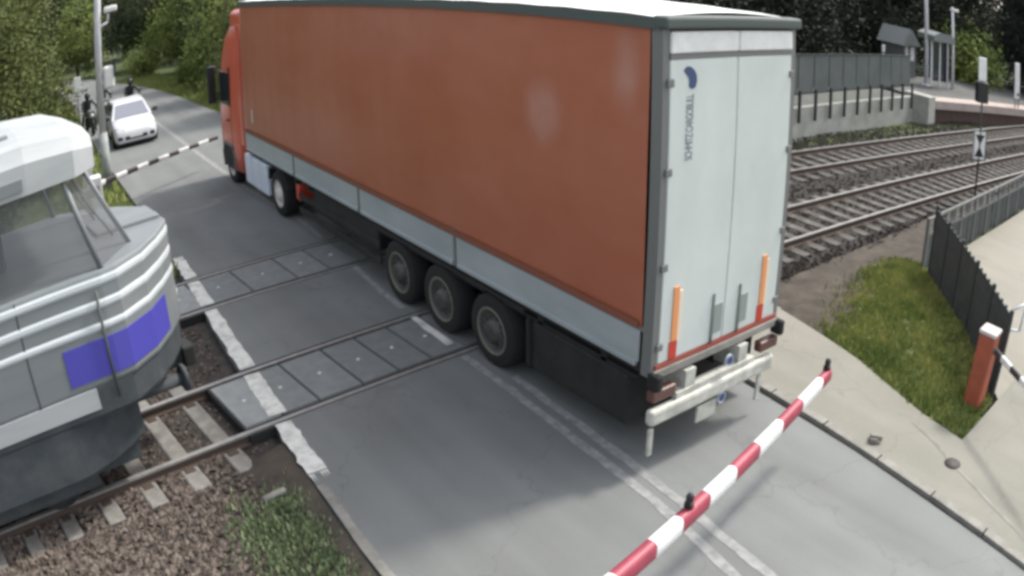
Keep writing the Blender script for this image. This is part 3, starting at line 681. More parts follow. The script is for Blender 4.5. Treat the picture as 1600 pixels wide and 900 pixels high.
pf = empty("platform", (26.9, 9.35, -.3)); tag(pf, "station platform with pale pinkish edge above dark brick", "platform")
PL = [(0, 0), (8.5, -2.9), (18, -5.4), (38, -9.5)]
def offp(d): return [(x+.25*d, y+d) for x, y in PL]
b = MB(); b.prism([(x, y-.0) for x, y in offp(.18)]+[(38, -3), (18, 2.5), (8, 4.6), (1.0, 3.5)], 0, .698); b.build("face", M['brick'], pf)
b = MB(); b.prism([p for p in PL]+list(reversed(offp(1.05))), .70, 1.08); b.build("edge_stone", M['plat'], pf)
b = MB(); b.prism(offp(1.06)+[(38, -3), (18, 2.5), (8, 4.6), (1.3, 3.5)], .79, 1.05); b.build("surface", mat("dark_platform_surface", (.07, .072, .07), .9, (.12, .12, .115), ns=1.5), pf)
# platform furniture (heights above the platform at .77)
def pole(name, x, y, z0, z1, r, label, cat="pole", m=None, grp=None):
    b = MB(); b.tube((0, 0, 0), (0, 0, z1-z0), r, r*.8, 10); b.lathe([(0, r*2), (.03, r*2), (.05, r)], (0, 0, 0), 'z', 10)
    o = b.build(name, m or M['steel']); o.location = (x, y, z0); tag(o, label, cat, grp); return o
pole("lamp_mast", 32.6, 12.1, .74, 9, .13, "tall pale mast at the platform end, left of the shelter", "mast", M['post'])
lm = empty("platform_lamp", (34.1, 11.0, .74)); tag(lm, "tall platform lamp with a small head right of the shelter", "lamp")
b = MB(); b.tube((0, 0, 0), (0, 0, 4.6), .1, .07, 10); b.build("pole", M['post'], lm)
b = MB(); b.rbox(-.1, .75, -.14, .14, 4.35, 4.52, .04); b.build("lamp_head", M['rimw'], lm)
sh = empty("shelter", (33.2, 11.7, .74), R(-20)); tag(sh, "platform shelter with pale posts, dark glass and a rounded roof", "shelter")
for sx in (-.45, .25, .95):
    b = MB(); b.box(sx-.05, sx+.05, -.05, .05, 0, 2.5); b.build("post", M['post'], sh)
b = MB(); b.extr([(-.75, 2.5), (1.1, 2.5), (1.15, 2.75), (.9, 2.95), (-.2, 3.02), (-.75, 2.8)], 'y', -.5, .9); b.build("roof", M['blanket'], sh)
b = MB(); b.box(-.4, .2, .0, .02, .3, 2.45); b.box(.3, .9, .0, .02, .3, 2.45); b.build("glass_panel", M['glass'], sh)
hs = empty("kiosk", (33.3, 13.6, .2)); hs.scale = (.9, .9, .9); tag(hs, "small grey gabled kiosk with two white wall panels under the trees", "kiosk")
b = MB(); b.box(-.9, 1.1, 0, 1.6, 0, 2.7); b.build("wall", M['fgrey'], hs)
b = MB(); b.extr([(-1.2, 2.65), (1.4, 2.65), (.2, 3.6), (-.3, 3.7)], 'y', -.2, 1.8); b.build("roof", M['blanket'], hs)
b = MB(); b.box(-.55, -.2, -.03, 0, 1.1, 2.6); b.build("wall_panel", M['bwhite'], hs)
b = MB(); b.box(.2, .75, -.03, 0, 1.7, 2.55); b.build("wall_panel", M['bwhite'], hs)
b = MB(); b.rbox(-.12, .12, -.05, .05, 1.9, 2.25, .02); b.tube((0, 0, 0), (0, 0, 1.9), .03); o = b.build("small_sign", [M['rimw']]); o.location = (31.0, 14.1, .2); tag(o, "tiny pale sign left of the kiosk under the trees", "sign")
ib = empty("information_board", (34.9, 6.9, .74), R(-18)); tag(ib, "tall white information board on the platform at the right picture edge", "board")
b = MB(); b.rbox(-.2, .28, -.05, .05, .55, 2.5, .02); b.build("board", M['bwhite'], ib)
b = MB(); b.box(-.17, -.12, -.03, .03, 0, .6); b.box(.2, .25, -.03, .03, 0, .6); b.build("leg", M['steel'], ib)
b = MB(); b.box(-.02, .2, -.06, -.05, .7, .86); b.build("notice", M['black'], ib)

# lineside signal with board
sg = empty("railway_signal", (16.42, 3.25-.55, -.2)); sg.location = (16.42, 3.25, -.2)
# it stands clear of the near rail, on the fence side
tag(sg, "slim railway signal mast with dark box, white plate above and chequered board", "signal")
sg.location = (16.42, 2.55, -.2); 
b = MB(); b.tube((0, 0, 0), (0, 0, 3.6), .035, .03, 8); b.rbox(-.12, .12, -.12, .12, 0, .12, .02); b.build("pole", M['dkgreen'], sg)
SGR = Matrix.Rotation(R(-35), 4, 'Z')
b = MB(); b.rbox(-.24, .2, -.12, .12, 2.95, 3.58, .03, mtx=SGR); b.build("signal_box", M['black'], sg)
b = MB(); b.rbox(-.17, .17, -.02, .02, 3.6, 4.32, .02, mtx=SGR); b.build("white_plate", M['bwhite'], sg)
b = MB(); b.rbox(-.27, .27, -.015, .015, 1.20, 2.12, .01, mtx=SGR); bd = b.build("warning_board", M['bwhite'], sg)
b = MB()
for pts in ([(-.20, 1.98), (.20, 1.98), (0, 1.68)], [(-.20, 1.32), (.20, 1.32), (0, 1.64)]):
    b.add([SGR @ Vector((x, -.019, z)) for x, z in pts], [(0, 1, 2)])
for (x0, x1, z0, z1) in ((-.27, .27, 2.08, 2.12), (-.27, .27, 1.20, 1.24), (-.27, -.235, 1.24, 2.08), (.235, .27, 1.24, 2.08)):
    b.add([SGR @ Vector(p) for p in ((x0, -.019, z0), (x1, -.019, z0), (x1, -.019, z1), (x0, -.019, z1))], [(0, 1, 2, 3)])
b.build("black_triangles", M['black'], bd)

# ------------------------------------------------------------------ fences by the path
A_ = Vector((4.84, -2.66, 0)); B_ = Vector((8.5, .52, 0)); dv = B_-A_; Lf = dv.length
mf = empty("mesh_fence", A_, math.atan2(dv.y, dv.x)); tag(mf, "dark panel fence with narrow slats beside the grass wedge", "fence")
nb = 5
for k in range(nb):
    b = MB(); x0, x1 = Lf*k/nb+.03, Lf*(k+1)/nb-.03
    for j in range(16):
        xx = x0+(x1-x0)*j/16; b.box(xx, xx+(x1-x0)/16*.93, -.012, .012, .06, 1.42+(.04 if j % 4 == 0 else 0))
    b.box(x0, x1, -.02, .02, .3, .34); b.box(x0, x1, -.02, .02, 1.2, 1.24)
    b.build("panel", M['mesh'], mf)
for k in range(nb+1):
    b = MB(); x0 = Lf*k/nb; b.rbox(x0-.03, x0+.03, -.03, .03, -.2, 1.5, .008); b.build("post", M['dkgreen'], mf)
b = MB(); b.tube((.0, .0, 1.5), (.0, -.25, 1.62), .025); b.tube((0, 0, 1.2), (0, -.22, 1.2), .022); b.tube((0, -.25, 1.62), (0, -.22, 1.2), .022); b.build("gate_bracket", M['post'], mf)
rf = empty("steel_railing", (8.75, .80, 0)); tag(rf, "grey steel railing with dark infill along the beige footpath", "railing")
path_pts = [(0, 0), (9, .0), (18, -.55), (32, -2.3)]
def rp(x): return interp(path_pts, x)
b1, b2, x = MB(), MB(), 0.0
seg_ = []
while x < 30:
    d = math.atan2(rp(x+.05)-rp(x), .05); Mx = Matrix.Translation((x, rp(x), 0)) @ Matrix.Rotation(d, 4, 'Z')
    if round(x/.5) % 2 == 0:
        q = MB(); q.rbox(-.04, .04, -.04, .04, -.2, 1.12, .01, mtx=Mx); q.build("post", M['steel'], rf)
    b1.box(-.01, .51, -.03, .03, 1.06, 1.11, Mx); b1.box(-.01, .51, -.035, .035, .74, .80, Mx); b1.box(-.01, .51, -.02, .02, .86, .875, Mx)
    b2.box(.06, .27, -.015, .015, .05, .735, Mx); b2.box(.31, .48, -.010, .010, .05, .735, Mx)
    if round(x/.5) % 2 == 0: b2.box(.3, .62, -.012, .012, .82, 1.05, Mx)
    x += .5
b1.build("rail", M['steel'], rf); b2.build("infill_panel", M['mesh'], rf)

# ------------------------------------------------------------------ lorry
T = empty("articulated_lorry", (0, 0, 0)); tag(T, "long red articulated lorry with orange-brown curtain trailer and pale rear doors", "lorry")
W, L, H, ZB, ZT, RZ = 2.24, 13.68, 4.96, 1.245, 1.678, 4.83
ZD = 1.266
# curtain: gently bulging cloth, with faint vertical folds
def curtain(xs, sgn):
    b = MB(); ny, nz = 90, 12; vs = []
    for j in range(ny+1):
        y = .16+(L-.26)*j/ny
        for k in range(nz+1):
            t = k/nz; z = ZT-.02+(RZ-ZT+.03)*t
            bul = .022*math.sin(math.pi*t)+.006*math.sin(y*2*math.pi/3.42)*math.sin(math.pi*t)+.003*math.sin(y*9+2*math.sin(y))+.004*math.sin(y*2.1+t*5)*t
            vs.append((xs+sgn*bul, y, z))
    b.add(vs, [(j*(nz+1)+k, j*(nz+1)+k+1, (j+1)*(nz+1)+k+1, (j+1)*(nz+1)+k) for j in range(ny) for k in range(nz)], True)
    return b.build("side_curtain", M['curtain'], T)
c1 = curtain(.012, -1); curtain(W-.012, 1)
b = MB(); b.add([(-.014, 12.85, 1.98), (-.014, 12.93, 1.98), (-.014, 12.93, 2.30), (-.014, 12.85, 2.30)], [(0, 1, 2, 3)]); b.build("white_mark", M['bwhite'], c1)
for s, xs in ((-1, 0.0), (1, W)):      # side boards, each in four lengths
    ys_ = [.16, 3.86, 7.0, 10.2, L-.02]
    for y0, y1 in zip(ys_, ys_[1:]):
        b = MB(); b.rbox(min(xs, xs-s*.035), max(xs, xs-s*.035), y0+.03, y1-.03, ZB+.02, ZT-.03, .008)
        b.rbox(min(xs+s*.02, xs-s*.03), max(xs+s*.02, xs-s*.03), y0+.06, y1-.06, ZB-.035, ZB+.03, .01)
        b.build("side_board", M['board'], T)
    b = MB(); b.box(min(xs+s*.004, xs-s*.04), max(xs+s*.004, xs-s*.04), .1, L, ZT-.03, ZT+.015)
    for y0 in ys_[1:-1]: b.box(min(xs+s*.01, xs-s*.04), max(xs+s*.01, xs-s*.04), y0-.028, y0+.028, ZB-.03, ZT+.1)
    b.build("tension_rail", M['frameg'], T)
b = MB(); b.box(-.03, 0.05, .0, L+.02, RZ, H-.01); b.box(W-.05, W+.03, 0, L+.02, RZ, H-.01); b.box(.05, W-.05, L-.04, L+.02, RZ, H-.01)
b.rbox(-.035, W+.035, -.10, .10, RZ+.01, H+.01, .03); b.build("roof_rim", M['rim_dk'], T)
b = MB()  # roof cloth, slightly domed
vs = []; ny, nx = 30, 8
for j in range(ny+1):
    for i in range(nx+1):
        x = -.02+(W+.04)*i/nx; vs.append((x, .07+(L-.1)*j/ny, H-.005+.045*math.sin(math.pi*i/nx)+(.008 if j % 2 else 0)))
b.add(vs, [(j*(nx+1)+i, j*(nx+1)+i+1, (j+1)*(nx+1)+i+1, (j+1)*(nx+1)+i) for j in range(ny) for i in range(nx)], True); b.build("roof", M['roofw'], T)
b = MB(); b.box(.02, W-.02, L-.06, L-.01, ZB, RZ); b.build("front_wall", M['alu'], T)
b = MB()
for xs in (0, W-.085): b.box(xs-.003, xs+.088, -.02, .13, ZB-.1, RZ+.02)
b.build("corner_post", M['frameg'], T)
b = MB(); b.box(.03, W-.03, .12, L-.05, 1.14, ZB+.01); b.box(.62, .80, .3, L-.6, .72, 1.14); b.box(W-.8, W-.62, .3, L-.6, .72, 1.14)
for k in range(11): b.box(.1, W-.1, .8+k*1.2, .9+k*1.2, .98, 1.14)
b.build("chassis", M['frame'], T)
for s, xs in ((-1, -.012), (1, W+.012)):
    cp_ = [q for q in T.children if q.name.startswith("side_curtain")][0 if s < 0 else 1]
    b = MB(); b.box(min(xs, xs+s*.012), max(xs, xs+s*.012), .2, L-.15, ZT+.0, ZT+.075); b.build("hem", mat("dark_hem", (.22, .075, .045), .6), cp_)
# rear doors
xm = W/2+.02
for x0, x1, dname in ((.09, xm-.006, 0), (xm+.006, W-.09, 1)):
    b = MB(); b.rbox(x0, x1, -.03, .03, ZD+.03, RZ-.30, .012)
    d = b.build("rear_door", M['door'], T)
    b = MB(); b.rbox(x0, x1, -.05, .02, RZ-.24, RZ-.015, .02); b.build("header_panel", M['bwhite'], T)
    cx = x0 if dname == 0 else x1
    b = MB()
    for z in (1.5, 2.4, 3.4, 4.3): b.rbox(cx-.045, cx+.045, -.05, -.028, z-.04, z+.04, .008)
    b.build("hinge", M['frameg'], d)
    hx0, hx1 = ((.93, 1.10) if dname == 0 else (1.40, 1.56))
    b = MB(); b.rbox(hx0, hx1, -.045, -.028, 1.40, 1.76, .006); b.box(hx0-.018, hx0+.012, -.05, -.03, 1.36, 1.74); b.build("door_lock", mat("lock_recess", (.25, .29, .27), .6), d)
    b = MB(); lx = (x0+.13 if dname == 0 else x1-.13)
    b.tube((hx0, -.045, ZD+.03), (hx0, -.045, 1.9), .014, .014, 8); b.build("lock_rod", M['frameg'], d)
    sx = .26 if dname == 0 else 1.80
    b = MB(); b.rbox(sx, sx+.085, -.046, -.03, 1.52, 2.15, .004); ms = b.build("marker_strip", M['orange'], d)
    b = MB(); b.rbox(sx+.088, sx+.14, -.043, -.03, 1.50, 2.09, .003); b.build("pale_strip", mat("cream_strip", (.75, .62, .48), .6), d)
    b = MB(); b.box(sx-.02, sx+.1, -.042, -.03, 1.31, 1.51); b.build("red_strip", M['redp'], d)
    if dname == 0: D0 = d
b = MB(); b.box(.09, W-.09, -.035, .02, RZ-.297, RZ-.245); b.build("header_gap", M['frameg'], T)
# emblem: a small leaping dark blue animal-like blot, and the vertical lettering under it
b = MB()
emb = [(-.10, .135), (-.055, .165), (.0, .15), (.05, .10), (.085, .03), (.09, -.06), (.07, -.135), (.035, -.165), (-.01, -.155), (-.035, -.12), (-.03, -.05), (-.045, .01), (-.085, .06), (-.115, .10)]
b.extr([(.39+x*.95, 4.34+z*.72) for x, z in emb], 'y', -.036, -.031); b.build("emblem", M['logo'], D0)
cu_ = bpy.data.curves.new("lettering", 'FONT'); cu_.body = "SCHMITZ CARGOBULL"; cu_.size = .105; cu_.align_x = 'CENTER'; cu_.align_y = 'CENTER'; cu_.extrude = .002; cu_.space_character = .82
to = bpy.data.objects.new("tmp", cu_); col.objects.link(to); bpy.context.view_layer.update()
me = bpy.data.meshes.new_from_object(to.evaluated_get(bpy.context.evaluated_depsgraph_get())); bpy.data.objects.remove(to)
xs_ = [v.co.x for v in me.vertices]; kx = .68/(max(xs_)-min(xs_))
for v in me.vertices: x, y, z = v.co; v.co = (.385-y*1.45, -.0335-z*.5, 3.83+x*kx)
me.materials.clear(); me.materials.append(M['print_']); lo_ = bpy.data.objects.new("lettering", me); col.objects.link(lo_); lo_.parent = D0
# sill, lights and underrun bar
b = MB(); b.rbox(.02, W-.02, -.06, .05, 1.13, 1.235, .015); b.build("rear_sill", M['kerb'], T)
b = MB(); b.box(.05, W-.05, -.045, .02, 1.237, 1.295); b.build("red_sill_strip", mat("dull_red_strip", (.30, .07, .05), .6), T)
for xx in (-.02, W-.06):
    b = MB(); b.rbox(xx, xx+.1, -.16, .02, 1.02, 1.22, .03); b.build("rubber_buffer", M['tyre'], T)
b = MB(); b.rbox(-.06, W-.12, -.16, -.04, .60, .80, .04); bu = b.build("underrun_bar", M['bumper'], T)
b = MB(); b.box(.35, W-.5, -.12, .0, .80, .88); b.box(.5, .66, -.1, .3, .78, 1.1); b.box(W-.8, W-.64, -.1, .3, .78, 1.1); b.build("light_bracket", M['bumper'], T)
for xx in (.0, W-.36):
    b = MB(); b.rbox(xx, xx+.36, -.10, .02, .86, 1.0, .02); b.build("tail_light", mat("dim_tail_light", (.12, .06, .05), .4), T)
for (xx, zz) in ((1.2, 1.02), (1.13, .55)):
    b = MB(); b.lathe([(-.03, .075), (0, .075), (.002, .0)], (xx, -.13, zz), 'y', 16); b.mi = 1; b.lathe([(-.032, .05), (-.034, .0)], (xx, -.13, zz), 'y', 16); b.build("round_sticker", [M['fairing'], M['logo']], T)
b = MB(); b.rbox(.72, 1.06, -.14, -.11, .34, .56, .01); b.build("licence_plate", M['bumper'], T)
for xx in (-.05, 1.87):
    b = MB(); b.rbox(xx, xx+.07, -.13, -.09, .20, .56, .01); b.build("bar_leg", M['bumper'], T)
for x0, x1 in ((.04, .5), (W-.5, W-.04)):
    b = MB(); b.box(x0, x1, 2.2, 2.23, .30, 1.0); b.build("mudflap", M['tyre'], T)
def wheel(x, y, rad, wd, rimr, side, mrim, dual=False):
    b = MB(); h = wd/2
    b.lathe([(-h, rimr), (-h, rad*.93), (-h*.8, rad), (h*.8, rad), (h, rad*.93), (h, rimr)], (x, y, rad), 'x', 32)
    wl = b.build("wheel", M['tyre'], T)
    b = MB(); s = side; f0 = x+s*h
    b.lathe([(f0-s*.0, rimr+.004), (f0+s*.012, rimr-.01), (f0-s*.01, rimr-.035)], (0, y, rad), 'x', 32)
    b.mi = 1; b.lathe([(f0-s*.01, rimr-.035), (f0-s*.05, rimr*.72), (f0-s*.04, rimr*.45), (f0+s*.03, rimr*.40), (f0+s*.03, rimr*.2), (f0+s*.04, .001)], (0, y, rad), 'x', 32)
    for i in range(10):
        a = i*math.pi/5; b.tube((f0-s*.05, y+math.cos(a)*rimr*.6, rad+math.sin(a)*rimr*.6), (f0-s*.015, y+math.cos(a)*rimr*.6, rad+math.sin(a)*rimr*.6), .018, n=6)
    b.build("rim", [M['rimy'], mrim], wl)
for k in range(3):
    for side, x in ((-1, .19), (1, W-.19)): wheel(x, 3.04+1.318*k, .52, .34, .34, side, M['rimm'])
for side, x in ((-1, .26), (1, W-.26)):
    wheel(x, 11.52, .52, .42, .33, side, M['rimw']); wheel(x-.06*(-side), 15.32, .52, .32, .34, side, M['rimw'])
b = MB()
for y in (3.04, 4.358, 5.676, 11.52, 15.32): b.tube((.3, y, .52), (W-.3, y, .52), .07, n=10)
b.build("axle", M['frame'], T)
b = MB(); b.box(W-.07, W-.03, .3, 10.2, .18, 1.14); b.build("side_light_blocker", M["frame"], T)  # unseen panel added to keep side light from under the trailer
b = MB(); b.box(.1, W-.1, .3, 9.8, .98, 1.02); b.build("underbody_light_blocker", M["frame"], T)  # sheet added to close the underside and darken the road below
b = MB(); b.rbox(.08, W-.08, .42, 2.36, .30, .98, .04); b.build("underside_shade_box", M["frame"], T)  # made-up dark box standing in for deep shade behind the rear axle
b = MB(); b.rbox(.08, .5, 6.5, 9.4, .62, 1.1, .05); b.rbox(W-.5, W-.08, 6.5, 9.4, .62, 1.1, .05); b.build("side_shade_box", M['frame'], T)  # boxes added to block light and darken the ground beneath
b = MB(); b.rbox(.05, .09, 6.4, 10.2, .42, .54, .01); b.rbox(.05, .09, 6.4, 10.2, .72, .84, .01); b.rbox(W-.09, W-.05, 6.4, 10.2, .42, .54, .01); b.rbox(W-.09, W-.05, 6.4, 10.2, .72, .84, .01)
b.build("side_guard", M['frame'], T)
b = MB(); b.box(.02, .42, 2.3, 6.5, 1.08, 1.13); b.box(W-.42, W-.02, 2.3, 6.5, 1.08, 1.13); b.build("mudguard", M['frame'], T)
# tractor unit
b = MB(); b.box(.55, .75, 9.9, 16, .6, .95); b.box(W-.75, W-.55, 9.9, 16, .6, .95); b.build("tractor_frame", M['frame'], T)
b = MB()
for s0, s1 in ((.04, .5), (W-.5, W-.04)):
    pts = [(10.85+.0, .75), (10.95, 1.0), (11.25, 1.12), (11.8, 1.12), (12.08, 1.0), (12.14, .75), (12.10, .75), (12.05, .97), (11.78, 1.085), (11.27, 1.085), (10.98, .97), (10.89, .75)]
    b.extr(pts, 'x', s0, s1)
b.build("rear_mudguard", M['frame'], T)
b = MB(); b.rbox(.1, .6, 10.25, 10.35, .62, .9, .02); b.rbox(W-.6, W-.1, 10.25, 10.35, .62, .9, .02); b.build("tractor_tail_light", M['redp'], T)
b = MB(); b.rbox(.15, .5, 10.36, 10.6, .6, .95, .02); b.build("red_bracket", M['red'], T)
for i, (y0, y1) in enumerate(((12.22, 12.72), (12.78, 13.34), (13.40, 13.98))):
    b = MB(); b.rbox(.02, .45, y0, y1, .30, 1.06, .05, 3); b.rbox(W-.45, W-.02, y0, y1, .30, 1.06, .05, 3); b.build("side_fairing", M['fairing'], T)
# cab: a loft of rounded sections seen in plan, narrowing to the roof
def cab_ring(z, x0, x1, y0, y1, c):
    out = []
    for (cx, cy, a0) in ((x1-c, y1-c, 0), (x0+c, y1-c, 90), (x0+c*.4, y0+c*.4, 180), (x1-c*.4, y0+c*.4, 270)):
        rr_ = c if a0 < 180 else c*.4
        for k in range(4): a = R(a0+k*30); out.append((cx+rr_*math.cos(a), cy+rr_*math.sin(a), z))
    return out
b = MB(); rings = [cab_ring(z, x0, W-x0, y0, y1, c) for z, x0, y0, y1, c in ((.42, .06, 14.75, 16.05, .2), (.5, .0, 14.1, 16.16, .25), (1.2, -.01, 14.06, 16.2, .28), (2.0, -.01, 14.05, 16.2, .3), (2.15, .0, 14.05, 16.18, .3), (3.2, .03, 14.05, 16.02, .32), (3.45, .04, 14.05, 15.95, .35), (3.9, .06, 14.07, 15.75, .4), (4.3, .14, 14.1, 15.35, .4), (4.5, .3, 14.2, 15.0, .35))]
b.loft(rings); cab = b.build("cab", M['red'], T)
b = MB(); b.rbox(.10, W-.10, 13.98, 15.0, 4.2, 4.72, .16, 4); b.build("roof_deflector", M['red'], T)
for xs, s in ((-.014, -1), (W+.014, 1)):
    b = MB(); z0, z1 = 2.15, 3.05; b.rbox(min(xs, xs-s*.04)+(.0), max(xs, xs-s*.04), 14.95, 15.9, z0, z1, .015); b.build("side_window", M['glass'], cab)
    b = MB(); b.box(min(xs, xs-s*.03), max(xs, xs-s*.03), 14.86, 14.885, .95, 3.2); b.box(min(xs, xs-s*.03), max(xs, xs-s*.03), 14.86, 15.9, .93, .95); b.build("door_gap", M['frame'], cab)
    b = MB(); b.rbox(min(xs, xs+s*.05), max(xs, xs+s*.05), 15.0, 15.14, 1.75, 1.80, .01); b.build("door_handle", M['black'], cab)
    mx0, mx1 = (xs-.30, xs-.06) if s < 0 else (xs+.06, xs+.30)
    b = MB(); b.rbox(mx0, mx1, 15.98, 16.12, 2.15, 3.2, .05, 3); b.tube((xs, 16.0, 3.15), ((mx0+mx1)/2, 16.05, 3.12), .02); b.tube((xs, 16.0, 2.25), ((mx0+mx1)/2, 16.05, 2.3), .02); b.build("wing_mirror", M['black'], cab)
    b = MB(); b.rbox(min(xs, xs-s*.3), max(xs, xs-s*.3), 13.72, 14.06, 1.2, 4.3, .03) if False else b.rbox(min(xs-s*.02, xs-s*.06), max(xs-s*.02, xs-s*.06), 13.78, 14.1, 1.25, 4.35, .012); b.build("side_deflector", M['red'], cab)
b = MB(); b.add([(.2, 16.19, 2.12), (W-.2, 16.19, 2.12), (W-.24, 16.035, 3.2), (.24, 16.035, 3.2)], [(0, 1, 2, 3)]); b.build("windscreen", M['glass'], cab)
b = MB(); b.rbox(.12, W-.12, 16.12, 16.26, .35, .8, .05); b.build("front_bumper", M['frameg'], T)
for xx in (.18, W-.5):
    b = MB(); b.rbox(xx, xx+.32, 16.18, 16.275, .55, .76, .03); b.build("headlight", M['lens'], T)
b = MB(); b.extr([(14.80, .42), (14.72, .8), (14.9, 1.12), (15.75, 1.12), (15.95, .8), (15.88, .42), (15.80, .42), (15.85, .8), (15.7, 1.06), (14.95, 1.06), (14.8, .8), (14.88, .42)], 'x', -.03, .12); b.extr([(14.72, .8), (14.9, 1.12), (15.75, 1.12), (15.95, .8), (15.85, .8), (15.7, 1.06), (14.95, 1.06), (14.8, .8)], 'x', W-.12, W+.03); b.build("wheel_arch", M['frameg'], cab)
b = MB(); b.box(-.025, .02, 14.82, 15.85, .45, 1.08); b.build("wheel_well", M['frame'], cab)

# ------------------------------------------------------------------ train
dA, pA = tdir(tA, -6.3)
tr = empty("train", (-4.12, tA(-4.12), 0), math.atan2(dA.y, dA.x)); tag(tr, "white and grey train front with blue patch entering the crossing from the left", "train")
HW = 1.42; TL = 17.0
def nose(s, hw0, hw, ln):        # half width at distance s behind the tip
    if s >= ln: return hw
    t = s/ln; return hw0+(hw-hw0)*math.sin(t*math.pi/2)**.9
def body_ring(s, hw, z0, z1, c=.10):
    pts = [(-hw, z0+c), (-hw+c*.5, z0), (hw-c*.5, z0), (hw, z0+c), (hw, z1-c), (hw-c*.3, z1-c*.3), (hw-c, z1), (-hw+c, z1), (-hw+c*.3, z1-c*.3), (-hw, z1-c)]
    return [(-s, a, z) for a, z in pts]
st = [0, .04, .12, .3, .6, 1.0, 1.2, TL]
def band(name, z0, z1, m, grow=0.0, s0=0.0, zc=.04, par=tr, tip=.42):
    b = MB(); b.loft([body_ring(s, nose(s-s0, tip, HW, 1.2)+grow, z0, z1, zc) for s in [q+s0 for q in st[:-1]]+[TL]], smooth=False); return b.build(name, m, par)
band("lower_body", 1.66, 2.88, M['tgrey'])
band("lower_valance", 1.30, 1.67, M['tdark'], -.012, .05)
band("skirt", .62, 1.35, M['tdark'], -.03, .95, tip=.9)
band("pale_band", 2.72, 2.84, M['tband'], .014)
band("pale_band", 2.48, 2.60, M['tband'], .014)
band("pale_band", 2.25, 2.36, M['tband'], .014)
for sd in (-1, 1):
    b = MB(); b.loft([[(-s, sd*(nose(s, .42, HW, 1.2)+.012), 1.76), (-s, sd*(nose(s, .42, HW, 1.2)+.012), 2.18), (-s, sd*(nose(s, .42, HW, 1.2)-.05), 2.18), (-s, sd*(nose(s, .42, HW, 1.2)-.05), 1.76)] for s in (.3, .6, 1.0, 1.2, 1.85)], smooth=False)
    b.build("blue_panel", M['tblue'], tr)
    y0, y1 = sorted((sd*(HW-.02), sd*(HW+.012)))
    b = MB(); b.box(-4.2, -1.55, y0, y1, 1.42, 1.66); b.build("pale_side_panel", M['tbody'], tr)
    b = MB(); b.box(-TL+.5, -5.0, y0, y1, 1.5, 2.1); b.build("pale_side_panel", M['tbody'], tr)
    b = MB(); b.box(-6.2, -5.35, y0+.004*sd, y1+.006*sd, 1.36, 3.5); b.build("door", M['tgrey'], tr)
    b = MB(); b.tube((-1.3, sd*(HW+.05), 1.5), (-1.3, sd*(HW+.05), 2.7), .018, n=8); b.build("handrail", M['rim_dk'], tr)
for s_ in (2.3, 3.1, 6.9, 9.2, 11.5):
    for sd in (-1, 1):
        y0, y1 = sorted((sd*(HW-.02), sd*(HW+.006))); b = MB(); b.box(-s_-.012, -s_, y0, y1, 1.40, 2.86); b.build("panel_seam", M['frame'], tr)
b = MB(); b.rbox(-.9, -.02, -.28, .28, 2.865, 2.93, .02); b.build("hood_lid", M['tgrey'], tr)
for a in (-.45, .45):
    b = MB(); b.tube((-.72, a, 2.90), (-1.02, a+.18, 3.42), .012, n=6); b.build("wiper", M['black'], tr)
b = MB(); b.rbox(-1.1, .12, -.10, .10, .86, 1.08, .03); b.rbox(.02, .2, -.16, .16, .84, 1.12, .03); b.build("coupler", M['frame'], tr)
b = MB(); b.box(-.12, .035, -.34, .34, 2.02, 2.18) if False else b.rbox(-.1, .012, -.3, .3, 1.40, 1.60, .02); b.build("step", M['rim_dk'], tr)
# roof with overhang, pillars, windows
b = MB(); rg = []
for s, hw, z0, z1 in ((.98, .95, 3.92, 4.16), (1.0, 1.10, 3.88, 4.26), (1.3, 1.36, 3.88, 4.38), (1.9, 1.42, 3.88, 4.45), (TL, 1.42, 3.88, 4.45)):
    rg.append([(-s, a*hw, z) for a, z in ((-1, z0), (1, z0), (1, z0+(z1-z0)*.55), (.93, z0+(z1-z0)*.84), (.55, z1), (-.55, z1), (-.93, z0+(z1-z0)*.84), (-1, z0+(z1-z0)*.55))])
b.loft(rg, smooth=False); b.build("roof", M['tbody'], tr)
for sd in (-1, 1):
    y0, y1 = sorted((sd*1.40, sd*1.445)); b = MB(); b.box(-TL, -1.95, y0, y1, 3.94, 4.06); b.build("gutter_band", M['tgrey'], tr)
    b = MB(); b.rbox(-TL, -2.0, sd*.86-.05, sd*.86+.05, 4.39, 4.47, .02); b.build("roof_rib", M['tgrey'], tr)
for s_ in (2.6, 5.2):
    b = MB(); b.rbox(-s_-.9, -s_, -.42, .42, 4.43, 4.60, .04); b.build("roof_vent", M['tgrey'], tr)
def gl(s, sg_, z): return nose(s, .42, HW, 1.2)
cab_pts = [(-.62, -.80), (-1.15, -1.34), (-3.3, -1.36), (-3.3, 1.36), (-1.15, 1.34), (-.62, .80)]
top_pts = [(-1.12, -.80), (-1.45, -1.30), (-3.3, -1.33), (-3.3, 1.33), (-1.45, 1.30), (-1.12, .80)]
for i in range(6):
    if i == 2: continue
    j = (i+1) % 6; b = MB(); p0, p1 = cab_pts[i], cab_pts[j]; q0, q1 = top_pts[i], top_pts[j]
    b.add([(*p0, 2.89), (*p1, 2.89), (*q1, 3.88), (*q0, 3.88)], [(0, 1, 2, 3)]); b.build("cab_window", M['tglass'], tr)
for i in range(6):
    b = MB(); p, q = cab_pts[i], top_pts[i]; b.tube((*p, 2.86), (*q, 3.90), .032, n=8); b.build("pillar", M['tgrey'], tr)
b = MB(); b.box(-TL, -3.34, -HW+.02, HW-.02, 2.87, 3.88); b.build("upper_body", M['tgrey'], tr)
b = MB()
for k in range(6): b.rbox(-4.9-k*2.1, -3.7-k*2.1, -HW-.002, HW+.002, 2.98, 3.7, .03)
b.build("side_window", M['glass'], tr)
b = MB(); b.rbox(-2.9, -2.2, -.35, .35, 2.85, 3.35, .08); b.build("driver_seat", M['frame'], tr)
